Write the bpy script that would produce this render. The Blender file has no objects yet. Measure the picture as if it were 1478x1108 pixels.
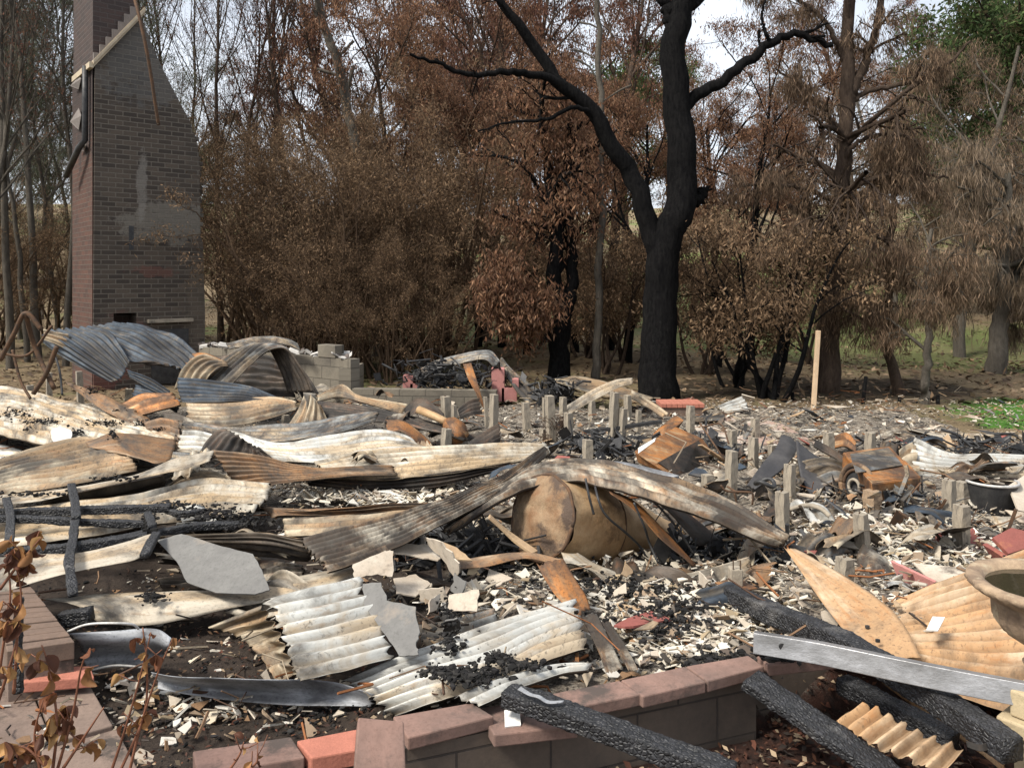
import bpy, math, random
import numpy as np
from mathutils import Vector, noise as mn

scene = bpy.context.scene
C = scene.collection
R = math.radians
# ------------------------------------------------------------------ camera
W0, H0, F0, YH, CAMZ = 1478.0, 1108.0, 1150.0, 401.0, 2.0
cam_d = bpy.data.cameras.new("camera"); cam = bpy.data.objects.new("camera", cam_d); C.objects.link(cam)
cam.location = (0, 0, CAMZ); cam.rotation_euler = (R(90), 0, 0)
cam_d.sensor_width = 36; cam_d.lens = 36 * F0 / W0
cam_d.shift_y = -(H0 / 2 - YH) / W0
cam_d.clip_start = .05; cam_d.clip_end = 2000
scene.camera = cam
# ------------------------------------------------------------------ world, sun, exposure
SUN_EL, SUN_AZ = 50, -122         # azimuth: degrees from +Y (view direction), negative = to the left
w = bpy.data.worlds.new("World"); scene.world = w; w.use_nodes = True
nt = w.node_tree; bg = nt.nodes['Background']
sky = nt.nodes.new('ShaderNodeTexSky'); sky.sky_type = 'NISHITA'; sky.sun_disc = False
sky.sun_elevation = R(SUN_EL); sky.sun_rotation = R(SUN_AZ); sky.dust_density = 4.0; sky.air_density = 1.2
tc = nt.nodes.new('ShaderNodeTexCoord'); nz = nt.nodes.new('ShaderNodeTexNoise'); nz.inputs['Scale'].default_value = 2.2
nz.inputs['Detail'].default_value = 6
mpn = nt.nodes.new('ShaderNodeMapping'); mpn.inputs['Scale'].default_value = (1, 1, 2.4)
nt.links.new(tc.outputs['Generated'], mpn.inputs['Vector']); nt.links.new(mpn.outputs[0], nz.inputs['Vector'])
cr = nt.nodes.new('ShaderNodeValToRGB')
cr.color_ramp.elements[0].position = .32; cr.color_ramp.elements[0].color = (3.0, 3.2, 3.55, 1)
cr.color_ramp.elements[1].position = .68; cr.color_ramp.elements[1].color = (4.9, 5.1, 5.4, 1)
mx = nt.nodes.new('ShaderNodeMix'); mx.data_type = 'RGBA'; mx.inputs[0].default_value = .82
nt.links.new(nz.outputs['Fac'], cr.inputs['Fac'])
nt.links.new(sky.outputs[0], mx.inputs[6]); nt.links.new(cr.outputs[0], mx.inputs[7])
nt.links.new(mx.outputs[2], bg.inputs['Color']); bg.inputs['Strength'].default_value = .10
sl = bpy.data.lights.new("sun", 'SUN'); sl.energy = 2.2; sl.angle = R(14); sl.color = (1, .95, .86)
so = bpy.data.objects.new("sun", sl); C.objects.link(so)
sd = Vector((math.sin(R(SUN_AZ)) * math.cos(R(SUN_EL)), math.cos(R(SUN_AZ)) * math.cos(R(SUN_EL)), math.sin(R(SUN_EL))))
so.rotation_euler = sd.to_track_quat('Z', 'Y').to_euler(); so.location = (0, 0, 30)
vs = scene.view_settings; vs.view_transform = 'Standard'; vs.look = 'None'; vs.exposure = 1.42; vs.gamma = 1
scene.cycles.max_bounces = 6; scene.cycles.transparent_max_bounces = 4; scene.cycles.diffuse_bounces = 3

# ------------------------------------------------------------------ helpers
def P(x, y, t):
    """point seen at photo position x, y: t >= 3 is a depth in metres, t < 3 a height above ground"""
    d = t if t >= 2.5 else F0 * (CAMZ - t) / (y - YH)
    return np.array(((x - W0 / 2) / F0 * d, d, CAMZ - (y - YH) * d / F0))

def tag(o, label=None, cat=None, group=None, kind=None):
    if label: o['label'] = label
    if cat: o['category'] = cat
    if group: o['group'] = group
    if kind: o['kind'] = kind
    return o

def empty(name, loc, rz=0, **k):
    o = bpy.data.objects.new(name, None); C.objects.link(o); o.location = loc; o.rotation_euler = (0, 0, rz)
    o.empty_display_size = .2
    return tag(o, **k)

def link(name, me, mat=None, parent=None, **k):
    o = bpy.data.objects.new(name, me); C.objects.link(o)
    if mat is not None and not me.materials:
        for m_ in (mat if isinstance(mat, (list, tuple)) else [mat]): me.materials.append(m_)
    if parent is not None: o.parent = parent
    return tag(o, **k)

class MB:
    def __init__(s): s.v = []; s.f = []; s.c = []; s.uv = None
    def add(s, vs_, fs, col=None):
        b = len(s.v); s.v.extend([tuple(map(float, q)) for q in vs_]); s.f.extend([tuple(b + i for i in f) for f in fs])
        if col is not None: s.c.extend([col] * len(vs_))
    def box(s, c, ax, h, col=None):
        c = np.array(c, float); ax = [np.array(a, float) for a in ax]
        vs_ = []
        for sx, sy, sz in ((-1,-1,-1),(1,-1,-1),(1,1,-1),(-1,1,-1),(-1,-1,1),(1,-1,1),(1,1,1),(-1,1,1)):
            vs_.append(c + ax[0]*h[0]*sx + ax[1]*h[1]*sy + ax[2]*h[2]*sz)
        s.add(vs_, [(3,2,1,0),(4,5,6,7),(0,1,5,4),(1,2,6,5),(2,3,7,6),(3,0,4,7)], col)
    def hexa(s, b, t, col=None):
        s.add(list(b) + list(t), [(3,2,1,0),(4,5,6,7),(0,1,5,4),(1,2,6,5),(2,3,7,6),(3,0,4,7)], col)
    def prism(s, pts, vec, col=None):
        n = len(pts); pts = [np.array(p, float) for p in pts]; vec = np.array(vec, float)
        s.add(pts + [p + vec for p in pts], [tuple(range(n))[::-1], tuple(range(n, 2*n))] + [(i, (i+1) % n, n + (i+1) % n, n + i) for i in range(n)], col)
    def tube(s, pts, rad, sides=6, col=None, cap=True):
        pts = np.array(pts, float); n = len(pts)
        if np.isscalar(rad): rad = [rad] * n
        t = np.gradient(pts, axis=0); t /= (np.linalg.norm(t, axis=1)[:, None] + 1e-9)
        ref = np.array((0.13, 0.21, 1.0)) if abs(t[0][2]) < .9 else np.array((1.0, .1, 0.0))
        a = np.cross(t, ref); a /= (np.linalg.norm(a, axis=1)[:, None] + 1e-9); b = np.cross(t, a)
        ang = np.arange(sides) * 2 * math.pi / sides
        vs_ = (pts[:, None] + (a[:, None] * np.cos(ang)[None, :, None] + b[:, None] * np.sin(ang)[None, :, None]) * np.array(rad)[:, None, None]).reshape(-1, 3)
        fs = [(i*sides + j, i*sides + (j+1) % sides, (i+1)*sides + (j+1) % sides, (i+1)*sides + j) for i in range(n-1) for j in range(sides)]
        if cap: fs += [tuple(range(sides))[::-1], tuple(range((n-1)*sides, n*sides))]
        s.add(vs_, fs, col)
    def mesh(s, name, smooth=False):
        me = bpy.data.meshes.new(name); me.from_pydata(s.v, [], s.f)
        if s.c and len(s.c) == len(s.v):
            a = me.color_attributes.new('Col', 'FLOAT_COLOR', 'POINT')
            a.data.foreach_set('color', np.array([tuple(c[:3]) + (1.0,) for c in s.c], dtype=np.float32).ravel())
        if smooth: me.shade_smooth()
        me.validate()
        if len(s.v) < 9000:      # box-projected UVs in metres
            uv = me.uv_layers.new(name='UVMap').data; vv = me.vertices
            for pl in me.polygons:
                n = pl.normal; a = max(range(3), key=lambda q: abs(n[q])); i, j = ((1, 2), (0, 2), (0, 1))[a]
                for li in pl.loop_indices: co = vv[me.loops[li].vertex_index].co; uv[li].uv = (co[i], co[j])
        return me
    def build(s, name, mat, parent=None, smooth=False, bevel=0, **k):
        o = link(name, s.mesh(name, smooth), mat, parent, **k)
        if bevel:
            b = o.modifiers.new('bevel', 'BEVEL'); b.width = bevel; b.segments = 2; b.limit_method = 'ANGLE'; b.angle_limit = R(40)
        return o

def quads_mesh(name, V, cols):
    """V: (n,4,3) quads as one mesh, cols (n,3)"""
    n = len(V); me = bpy.data.meshes.new(name)
    me.vertices.add(4*n); me.vertices.foreach_set('co', V.reshape(-1).astype(np.float32))
    me.loops.add(4*n); me.loops.foreach_set('vertex_index', np.arange(4*n, dtype=np.int32))
    me.polygons.add(n); me.polygons.foreach_set('loop_start', np.arange(0, 4*n, 4, dtype=np.int32))
    me.update(calc_edges=True)
    a = me.color_attributes.new('Col', 'FLOAT_COLOR', 'POINT')
    cc = np.ones((n, 4, 4), np.float32); cc[:, :, :3] = cols[:, None, :]
    a.data.foreach_set('color', cc.ravel())
    return me

def catmull(pts, n):
    pts = np.array(pts, float)
    if len(pts) == 2: return pts[0] + (pts[1] - pts[0]) * np.linspace(0, 1, n)[:, None]
    seg = np.linalg.norm(np.diff(pts, axis=0), axis=1) ** .6 + 1e-6
    tk = np.concatenate([[0], np.cumsum(seg)]); tk /= tk[-1]
    # finite-difference tangents on non-uniform knots (hermite)
    m = np.zeros_like(pts); k = len(pts)
    for i in range(k):
        if i == 0: m[i] = (pts[1] - pts[0]) / (tk[1] - tk[0])
        elif i == k-1: m[i] = (pts[-1] - pts[-2]) / (tk[-1] - tk[-2])
        else: m[i] = .5*((pts[i+1]-pts[i])/(tk[i+1]-tk[i]) + (pts[i]-pts[i-1])/(tk[i]-tk[i-1]))
    u = np.linspace(0, 1, n); idx = np.clip(np.searchsorted(tk, u, side='right') - 1, 0, k-2)
    h = (tk[idx+1]-tk[idx]); t = ((u - tk[idx]) / h)[:, None]; h = h[:, None]
    return (2*t**3-3*t**2+1)*pts[idx] + (t**3-2*t**2+t)*h*m[idx] + (-2*t**3+3*t**2)*pts[idx+1] + (t**3-t**2)*h*m[idx+1]

def path(l, n=24):
    return catmull([P(*q) for q in l], n)

# ------------------------------------------------------------------ materials
class NM:
    def __init__(s, name, rough=.85, metal=0, spec=.3):
        s.m = bpy.data.materials.new(name); s.m.use_nodes = True; s.nt = s.m.node_tree
        s.b = s.nt.nodes['Principled BSDF']; s.b.inputs['Roughness'].default_value = rough
        s.b.inputs['Metallic'].default_value = metal; s.b.inputs['Specular IOR Level'].default_value = spec
        s.tc = s.nt.nodes.new('ShaderNodeTexCoord')
    def n(s, t, **k):
        o = s.nt.nodes.new(t)
        for a, v in k.items(): setattr(o, a, v)
        return o
    def l(s, a, b): s.nt.links.new(a, b)
    def map(s, scale=(1,1,1), coord='Object', rot=(0,0,0), loc=(0,0,0)):
        m = s.n('ShaderNodeMapping'); m.inputs['Scale'].default_value = scale; m.inputs['Rotation'].default_value = rot
        m.inputs['Location'].default_value = loc
        s.l(s.tc.outputs[coord], m.inputs[0]); return m.outputs[0]
    def noise(s, vec, scale, detail=6, rough=.6, dist=0):
        o = s.n('ShaderNodeTexNoise'); o.inputs['Scale'].default_value = scale; o.inputs['Detail'].default_value = detail
        o.inputs['Roughness'].default_value = rough; o.inputs['Distortion'].default_value = dist
        s.l(vec, o.inputs['Vector']); return o.outputs['Fac']
    def ramp(s, fac, a, b, ca=(0,0,0,1), cb=(1,1,1,1)):
        o = s.n('ShaderNodeValToRGB'); e = o.color_ramp.elements
        e[0].position = a; e[1].position = b; e[0].color = ca; e[1].color = cb
        s.l(fac, o.inputs[0]); return o.outputs[0]
    def mix(s, fac, a, b, mode='MIX'):
        o = s.n('ShaderNodeMix', data_type='RGBA', blend_type=mode)
        for k, v in ((0, fac), (6, a), (7, b)):
            if isinstance(v, (int, float)): o.inputs[k].default_value = v
            elif isinstance(v, tuple): o.inputs[k].default_value = tuple(v[:3]) + (1,)
            else: s.l(v, o.inputs[k])
        return o.outputs[2]
    def math(s, op, a, b=0.0):
        o = s.n('ShaderNodeMath', operation=op)
        for k, v in ((0, a), (1, b)):
            if isinstance(v, (int, float)): o.inputs[k].default_value = v
            else: s.l(v, o.inputs[k])
        return o.outputs[0]
    def out(s, col, bump=None, dist=.01, strength=.6):
        if isinstance(col, tuple): s.b.inputs['Base Color'].default_value = tuple(col[:3]) + (1,)
        else: s.l(col, s.b.inputs['Base Color'])
        if bump is not None:
            o = s.n('ShaderNodeBump'); o.inputs['Strength'].default_value = strength; o.inputs['Distance'].default_value = dist
            s.l(bump, o.inputs['Height']); s.l(o.outputs[0], s.b.inputs['Normal'])
        return s.m

_seed = [0]
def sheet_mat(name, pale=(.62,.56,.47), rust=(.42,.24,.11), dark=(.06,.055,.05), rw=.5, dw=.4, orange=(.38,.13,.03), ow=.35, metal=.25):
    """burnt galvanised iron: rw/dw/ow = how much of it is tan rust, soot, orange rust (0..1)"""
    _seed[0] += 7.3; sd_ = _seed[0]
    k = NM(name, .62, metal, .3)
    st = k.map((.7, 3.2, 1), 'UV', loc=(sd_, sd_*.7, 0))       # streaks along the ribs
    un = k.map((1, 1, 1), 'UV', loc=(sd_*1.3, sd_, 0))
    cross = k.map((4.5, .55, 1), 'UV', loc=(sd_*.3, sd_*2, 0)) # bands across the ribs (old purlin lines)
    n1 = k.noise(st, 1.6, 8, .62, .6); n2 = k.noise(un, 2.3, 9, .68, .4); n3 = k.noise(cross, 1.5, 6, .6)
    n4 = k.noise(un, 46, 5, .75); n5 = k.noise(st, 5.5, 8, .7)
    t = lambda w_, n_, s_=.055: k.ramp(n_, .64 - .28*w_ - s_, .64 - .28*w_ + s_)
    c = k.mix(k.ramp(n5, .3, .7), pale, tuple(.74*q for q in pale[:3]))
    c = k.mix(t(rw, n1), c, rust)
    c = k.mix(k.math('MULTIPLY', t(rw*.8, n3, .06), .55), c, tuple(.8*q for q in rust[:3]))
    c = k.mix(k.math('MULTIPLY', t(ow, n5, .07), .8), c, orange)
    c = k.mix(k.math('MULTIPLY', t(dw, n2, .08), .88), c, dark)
    at = k.n('ShaderNodeAttribute', attribute_name='Rib')      # dirt in the valleys between ribs, deepened as painted rib shading
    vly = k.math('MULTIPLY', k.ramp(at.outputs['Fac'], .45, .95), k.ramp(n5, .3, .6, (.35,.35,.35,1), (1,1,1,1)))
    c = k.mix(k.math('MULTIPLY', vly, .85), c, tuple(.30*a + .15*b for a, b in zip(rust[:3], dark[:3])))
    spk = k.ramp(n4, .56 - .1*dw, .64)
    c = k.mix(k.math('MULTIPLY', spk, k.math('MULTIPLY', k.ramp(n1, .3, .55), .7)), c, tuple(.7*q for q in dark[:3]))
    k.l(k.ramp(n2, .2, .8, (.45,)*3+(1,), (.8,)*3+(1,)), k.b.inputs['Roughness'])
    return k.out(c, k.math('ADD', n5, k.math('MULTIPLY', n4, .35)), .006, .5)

def simple_mat(name, c1, c2, scale=8, rough=.85, metal=0, bump=.004, spots=None, coord='Object', stretch=(1,1,1), spec=.3):
    k = NM(name, rough, metal, spec); v = k.map(stretch, coord)
    n1 = k.noise(v, scale, 8, .65, .3); n2 = k.noise(v, scale*7, 5, .7)
    c = k.mix(k.ramp(n1, .35, .66), c1, c2)
    c = k.mix(k.math('MULTIPLY', k.ramp(n2, .4, .75), .4), c, tuple(.45*q for q in c1[:3]))
    c = k.mix(k.math('MULTIPLY', k.ramp(k.noise(v, scale*22, 3, .6), .52, .7), .3), c, tuple(.3*q for q in c1[:3]))
    if spots:
        n3 = k.noise(k.map(stretch, coord, loc=(5, 3, 1)), scale*.7, 7, .7)
        c = k.mix(k.ramp(n3, spots[1]-.05, spots[1]+.05), c, spots[0])
    return k.out(c, k.math('ADD', n1, k.math('MULTIPLY', n2, .5)), bump, .7)

def col_mat(name, rough=.9, trans=0, bumps=None, var=.35, scale=9):
    k = NM(name, rough, 0, .2)
    a = k.n('ShaderNodeAttribute', attribute_name='Col')
    nn = k.noise(k.map(), scale, 4, .6)
    c = k.mix(k.math('MULTIPLY', nn, var), a.outputs['Color'], (.02, .017, .014))
    if bumps: k.out(c, k.noise(k.map(), bumps, 5, .7), .006, .6)
    else: k.out(c)
    if trans:
        tr = k.n('ShaderNodeBsdfTranslucent'); k.l(c, tr.inputs['Color'])
        ms = k.n('ShaderNodeMixShader'); ms.inputs[0].default_value = trans
        k.l(k.b.outputs[0], ms.inputs[1]); k.l(tr.outputs[0], ms.inputs[2])
        k.l(ms.outputs[0], k.nt.nodes['Material Output'].inputs['Surface'])
    return k.m

def brick_mat(name, c1, c2, mortar, bw, bh, ms=.01, soot=None, coord='UV', patches=()):
    k = NM(name, .9)
    b = k.n('ShaderNodeTexBrick'); v = k.map((1,1,1), coord)
    k.l(v, b.inputs['Vector']); b.inputs['Scale'].default_value = 1
    b.inputs['Brick Width'].default_value = bw; b.inputs['Row Height'].default_value = bh
    b.inputs['Mortar Size'].default_value = ms; b.inputs['Mortar Smooth'].default_value = .3; b.inputs['Bias'].default_value = -.1
    b.inputs['Color1'].default_value = c1+(1,); b.inputs['Color2'].default_value = c2+(1,); b.inputs['Mortar'].default_value = mortar+(1,)
    n1 = k.noise(v, 1.1, 7, .65, .5); n2 = k.noise(v, 30, 5, .7)
    c = b.outputs['Color']
    if soot: c = k.mix(k.math('MULTIPLY', k.ramp(n1, soot[1], soot[1]+.22), soot[2]), c, soot[0])
    sep = k.n('ShaderNodeSeparateXYZ'); k.l(k.tc.outputs['UV'], sep.inputs[0])
    for (u0, v0, ru, rv, col, am) in patches:
        du = k.math('DIVIDE', k.math('SUBTRACT', sep.outputs[0], u0), ru); dv = k.math('DIVIDE', k.math('SUBTRACT', sep.outputs[1], v0), rv)
        q = k.math('ADD', k.math('MULTIPLY', du, du), k.math('MULTIPLY', dv, dv))
        q = k.math('ADD', q, k.math('MULTIPLY', k.math('SUBTRACT', k.noise(v, 3.5, 8, .75), .5), 5.5))
        c = k.mix(k.math('MULTIPLY', k.ramp(q, .55, 1.15, (1,1,1,1), (0,0,0,1)), am), c, col)
    c = k.mix(k.math('MULTIPLY', k.ramp(n2, .4, .8), .35), c, (.03,.028,.026))
    h = k.math('SUBTRACT', k.math('MULTIPLY', n2, .3), b.outputs['Fac'])
    return k.out(c, h, .008, .8)

def char_mat():
    k = NM('charred_timber', .55, 0, .45); v = k.map()
    vo = k.n('ShaderNodeTexVoronoi', feature='DISTANCE_TO_EDGE'); vo.inputs['Scale'].default_value = 60
    k.l(k.map((1,1,1)), vo.inputs['Vector'])
    n = k.noise(v, 30, 6, .7); n2 = k.noise(v, 5, 4, .6)
    c = k.mix(k.ramp(n, .45, .75), (.012,.012,.013), (.045,.045,.05))
    c = k.mix(k.math('MULTIPLY', k.ramp(n2, .6, .72), .4), c, (.2,.19,.18))
    return k.out(c, k.math('ADD', k.ramp(vo.outputs[0], 0, .25), k.math('MULTIPLY', n, .4)), .006, .8)

M = {}
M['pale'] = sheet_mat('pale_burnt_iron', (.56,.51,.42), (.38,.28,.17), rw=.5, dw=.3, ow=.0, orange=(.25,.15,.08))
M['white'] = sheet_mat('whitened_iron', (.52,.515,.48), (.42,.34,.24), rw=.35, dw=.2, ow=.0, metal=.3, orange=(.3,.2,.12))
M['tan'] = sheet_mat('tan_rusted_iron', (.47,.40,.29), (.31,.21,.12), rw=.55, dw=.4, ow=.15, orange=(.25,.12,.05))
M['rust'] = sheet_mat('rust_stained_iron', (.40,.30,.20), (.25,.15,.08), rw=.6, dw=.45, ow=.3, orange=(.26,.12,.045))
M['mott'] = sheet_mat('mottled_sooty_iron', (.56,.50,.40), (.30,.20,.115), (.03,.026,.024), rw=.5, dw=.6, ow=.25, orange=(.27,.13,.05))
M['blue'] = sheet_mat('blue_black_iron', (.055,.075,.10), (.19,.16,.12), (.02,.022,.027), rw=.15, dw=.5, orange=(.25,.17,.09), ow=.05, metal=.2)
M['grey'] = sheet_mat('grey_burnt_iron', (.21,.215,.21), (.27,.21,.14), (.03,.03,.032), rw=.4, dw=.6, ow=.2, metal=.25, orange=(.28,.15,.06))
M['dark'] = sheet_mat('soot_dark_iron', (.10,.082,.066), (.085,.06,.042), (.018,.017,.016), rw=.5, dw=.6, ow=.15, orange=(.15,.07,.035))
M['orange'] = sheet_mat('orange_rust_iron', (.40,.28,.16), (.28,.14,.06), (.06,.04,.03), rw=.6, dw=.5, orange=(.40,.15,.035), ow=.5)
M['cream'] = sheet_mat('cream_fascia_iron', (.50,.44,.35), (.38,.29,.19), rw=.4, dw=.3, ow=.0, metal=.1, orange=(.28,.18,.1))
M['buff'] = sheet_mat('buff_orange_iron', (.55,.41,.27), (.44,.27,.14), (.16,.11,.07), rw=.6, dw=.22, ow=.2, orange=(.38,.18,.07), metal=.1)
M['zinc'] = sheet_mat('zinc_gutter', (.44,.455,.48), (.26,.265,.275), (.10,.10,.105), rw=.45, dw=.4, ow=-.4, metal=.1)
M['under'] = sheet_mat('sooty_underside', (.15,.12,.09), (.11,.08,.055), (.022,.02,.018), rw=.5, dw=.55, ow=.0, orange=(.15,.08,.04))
M['steel'] = simple_mat('scuffed_steel', (.46,.46,.47), (.20,.195,.19), 4, .42, .6, .004, ((.10,.095,.09), .66), stretch=(.6, 2.5, 2.5))
M['plastic'] = simple_mat('sooty_dark_panel', (.035,.034,.036), (.075,.07,.068), 4, .6, 0, .003)
M['char'] = char_mat()
M['cement'] = simple_mat('grey_cement_sheet', (.165,.16,.15), (.12,.115,.11), 3, .8, bump=.003, spots=((.21,.18,.15), .62))
M['palecement'] = simple_mat('pale_cement_board', (.50,.44,.36), (.36,.29,.22), 4, .85, bump=.003, spots=((.1,.08,.065), .6))
M['stump'] = simple_mat('weathered_concrete_stump', (.36,.31,.24), (.22,.19,.15), 5, .9, bump=.012, spots=((.09,.08,.07), .62))
M['rustystump'] = simple_mat('rust_stained_stump', (.36,.25,.16), (.22,.16,.11), 9, .9, bump=.006)
M['coping'] = simple_mat('reddish_coping_block', (.245,.15,.12), (.16,.105,.087), 4, .95, bump=.006, spots=((.075,.058,.05), .58))
M['redblock'] = simple_mat('bright_red_block', (.42,.16,.11), (.34,.13,.09), 14, .9, bump=.006)
M['redtile'] = simple_mat('dull_red_tile', (.27,.085,.07), (.22,.075,.06), 6, .7, bump=.002, spots=((.33,.13,.07), .62))
M['pinkblock'] = simple_mat('pink_painted_block', (.45,.2,.18), (.38,.17,.15), 9, .85, bump=.004, spots=((.3,.2,.17), .68))
M['whitetile'] = simple_mat('white_tile', (.78,.76,.72), (.72,.7,.66), 5, .4, bump=.0005)
M['soil'] = simple_mat('mulch_soil', (.075,.04,.03), (.035,.024,.02), 14, .95, bump=.03)
M['paver'] = simple_mat('pinkish_concrete_paver', (.20,.145,.115), (.145,.105,.085), 6, .9, bump=.005, spots=((.06,.048,.04), .58))
M['rod'] = simple_mat('rusty_rod', (.14,.075,.04), (.06,.045,.035), 20, .8, .3)
M['black'] = simple_mat('blackened_metal', (.035,.035,.037), (.07,.068,.066), 12, .5, .4)
M['wire'] = simple_mat('brown_wire', (.09,.055,.035), (.05,.035,.028), 30, .8, .3)
M['whitewire'] = simple_mat('pale_zinc_rod', (.6,.58,.55), (.4,.39,.37), 30, .6, .4)
M['rubble'] = col_mat('ash_rubble', .92, 0, 60)
M['leaf'] = col_mat('scorched_leaf', .85, .42, None, .15, 1.2)
M['darkleaf'] = col_mat('leaf_litter', .85, .1, None, .3, 3)
M['urn'] = simple_mat('weathered_sandstone', (.40,.29,.19), (.17,.12,.085), 11, .9, bump=.01, spots=((.42,.35,.24), .6))
M['pedestal'] = simple_mat('yellow_sandstone', (.46,.37,.23), (.36,.285,.18), 9, .9, bump=.006)
M['tank'] = simple_mat('scorched_tank_steel', (.48,.33,.185), (.32,.19,.09), 4.5, .6, .2, .012, ((.13,.075,.04), .63))
M['tankend'] = simple_mat('pitted_tank_end', (.31,.225,.14), (.19,.10,.05), 5, .75, .2, .02, ((.08,.055,.04), .54))
def wood_bark(name, a, b, s=3):
    k = NM(name, .97, 0, .05); v = k.map((s, s, s*.3)); n = k.noise(v, 5, 8, .7, .4); n2 = k.noise(k.map(), 1.2, 4, .6)
    c = k.mix(k.ramp(n, .35, .7), a, b); c = k.mix(k.math('MULTIPLY', k.ramp(n2, .5, .7), .6), c, tuple(.4*q for q in a))
    return k.out(c, k.math('ADD', n, k.math('MULTIPLY', k.noise(k.map((s*5, s*5, s*2)), 5, 5, .7), .6)), .05, 1)
M['bkblack'] = wood_bark('burnt_black_bark', (.005,.005,.0055), (.019,.018,.0175), 5)
M['bkbrown'] = wood_bark('charred_brown_bark', (.05,.036,.028), (.11,.08,.06))
M['bkgrey'] = wood_bark('grey_bark', (.085,.075,.062), (.16,.14,.115))
M['twig'] = wood_bark('dry_twig', (.09,.06,.04), (.15,.1,.065))
M['ply'] = simple_mat('scorched_board', (.42,.30,.18), (.3,.2,.12), 6, .85, bump=.003)
M['floor'] = simple_mat('dusty_pink_floor', (.36,.25,.2), (.29,.2,.16), 3, .9, bump=.003, spots=((.42,.37,.31), .52))
M['post'] = simple_mat('pale_timber', (.55,.40,.26), (.45,.32,.2), 8, .85, bump=.003)
# ------------------------------------------------------------------ ground
def sstep(a, b, x):
    t = min(1, max(0, (x - a) / (b - a))); return t*t*(3-2*t)
def gz(x, y):
    h = 5.5 * sstep(22, 75, y + .25*x) + 16 * sstep(60, 320, y) + 3 * sstep(60, 200, y)
    h += 3.0 * sstep(14, 60, abs(x)) * sstep(20, 60, y)
    a = sstep(13, 20, y)
    h += a * (.35 * mn.noise(Vector((x*.12, y*.12, 1))) + .08 * mn.noise(Vector((x*.9, y*.9, 3))))
    return h + .03 * mn.noise(Vector((x*1.4, y*1.4, 5)))
def axis(lo, hi, fine, n0, ratio):
    a = list(np.arange(lo, hi + 1e-6, fine)); s = fine
    while a[-1] < n0: s *= ratio; a.append(a[-1] + s)
    return a
ys = axis(-4, 34, .4, 420, 1.12); xs = axis(0, 20, .4, 400, 1.12); xs = [-q for q in xs[:0:-1]] + xs
mb = MB(); mb.v = [(x, y, gz(x, y) - (.15 if 2 < y < 11.0 and abs(x) < 9 and not (x > 4.8 and y > 9) else 0)) for y in ys for x in xs]
nx = len(xs); mb.f = [(j*nx+i, j*nx+i+1, (j+1)*nx+i+1, (j+1)*nx+i) for j in range(len(ys)-1) for i in range(nx-1)]
k = NM('leaf_littered_ground', .97, 0, .1); v = k.map()
n1 = k.noise(v, .35, 8, .65, .4); n2 = k.noise(v, 9, 8, .8); n3 = k.noise(v, .12, 6, .7, .5); n4 = k.noise(v, 30, 4, .8)
c = k.mix(k.ramp(n1, .38, .62), (.25,.19,.115), (.17,.125,.078))
c = k.mix(k.ramp(n2, .5, .64), c, (.30,.22,.135))
c = k.mix(k.math('MULTIPLY', k.ramp(n3, .50, .60), .8), c, (.13,.17,.05))
sep = k.n('ShaderNodeSeparateXYZ'); k.l(k.tc.outputs['Object'], sep.inputs[0])
wob = k.math('MULTIPLY', k.math('SUBTRACT', k.noise(v, 1.1, 8, .75), .5), 2.6)
for (gx, gy, rx_, ry_, col, am) in ((8.6, 11.2, 2.5, 1.5, (.08,.22,.03), .95), (7.0, 26, 3.5, 6, (.11,.15,.05), .7), (-1.5, 27, 3, 4, (.1,.13,.05), .7), (-13, 26, 3, 4, (.11,.16,.05), .8), (12, 34, 6, 5, (.12,.17,.04), .7), (14, 45, 9, 6, (.14,.2,.05), .7), (12, 22, 5, 4, (.14,.17,.06), .6), (5, 36, 6, 6, (.15,.19,.075), .7), (9.4, 12.2, 3, 1.2, (.08,.22,.03), .9),
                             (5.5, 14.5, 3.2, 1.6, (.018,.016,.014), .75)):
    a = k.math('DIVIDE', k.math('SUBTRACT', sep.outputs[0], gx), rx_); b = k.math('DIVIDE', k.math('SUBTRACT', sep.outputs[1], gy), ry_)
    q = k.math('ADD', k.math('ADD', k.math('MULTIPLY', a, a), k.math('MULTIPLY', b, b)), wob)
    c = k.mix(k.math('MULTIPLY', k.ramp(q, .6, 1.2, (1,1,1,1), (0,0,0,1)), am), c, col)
c = k.mix(k.math('MULTIPLY', k.ramp(n4, .35, .65), .35), c, (.03,.022,.016))
mb.build('ground', k.out(c, k.math('ADD', n2, n4), .05, .9), smooth=True, kind='structure')

# retaining wall line (front top edge, world) used by the ash bed
WA, WB = P(589, 1064, .3)[:2], P(1103, 961, .3)[:2]
def wall_side(x, y):
    t = (x - WA[0]) / (WB[0] - WA[0]); return y - (WA[1] + t * (WB[1] - WA[1]))
def az(x, y):
    """height of the ash bed inside the footings"""
    s_ = wall_side(x, y)
    n = mn.noise(Vector((x*1.1, y*1.1, 0))) * .05 + mn.noise(Vector((x*4, y*4, 2))) * .03 + mn.noise(Vector((x*13, y*13, 7))) * .014
    if x > 1.15: s_ = y - 3.6 - .1*(x-1.1)
    if s_ < .12: return -.03 + n*.35
    right = sstep(-.9, .1, x)
    return .05 + n + .14 * right * (1 - sstep(.1, 2.2, s_)) * sstep(.1, .25, s_)
ash = MB(); ya = list(np.arange(2.3, 6, .045)) + list(np.arange(6, 14.6, .11)); xa = list(np.arange(-9, 9.01, .09)); 
ash.v = [(x, y, az(x, y)) for y in ya for x in xa]; nx = len(xa)
edge_ = lambda x, y: y + .7*mn.noise(Vector((x*.8, y*.8, 3))) > 11.9 or (x + .7*mn.noise(Vector((x*.7, y*.7, 8))) > 5.6 and y > 9.6)
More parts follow.
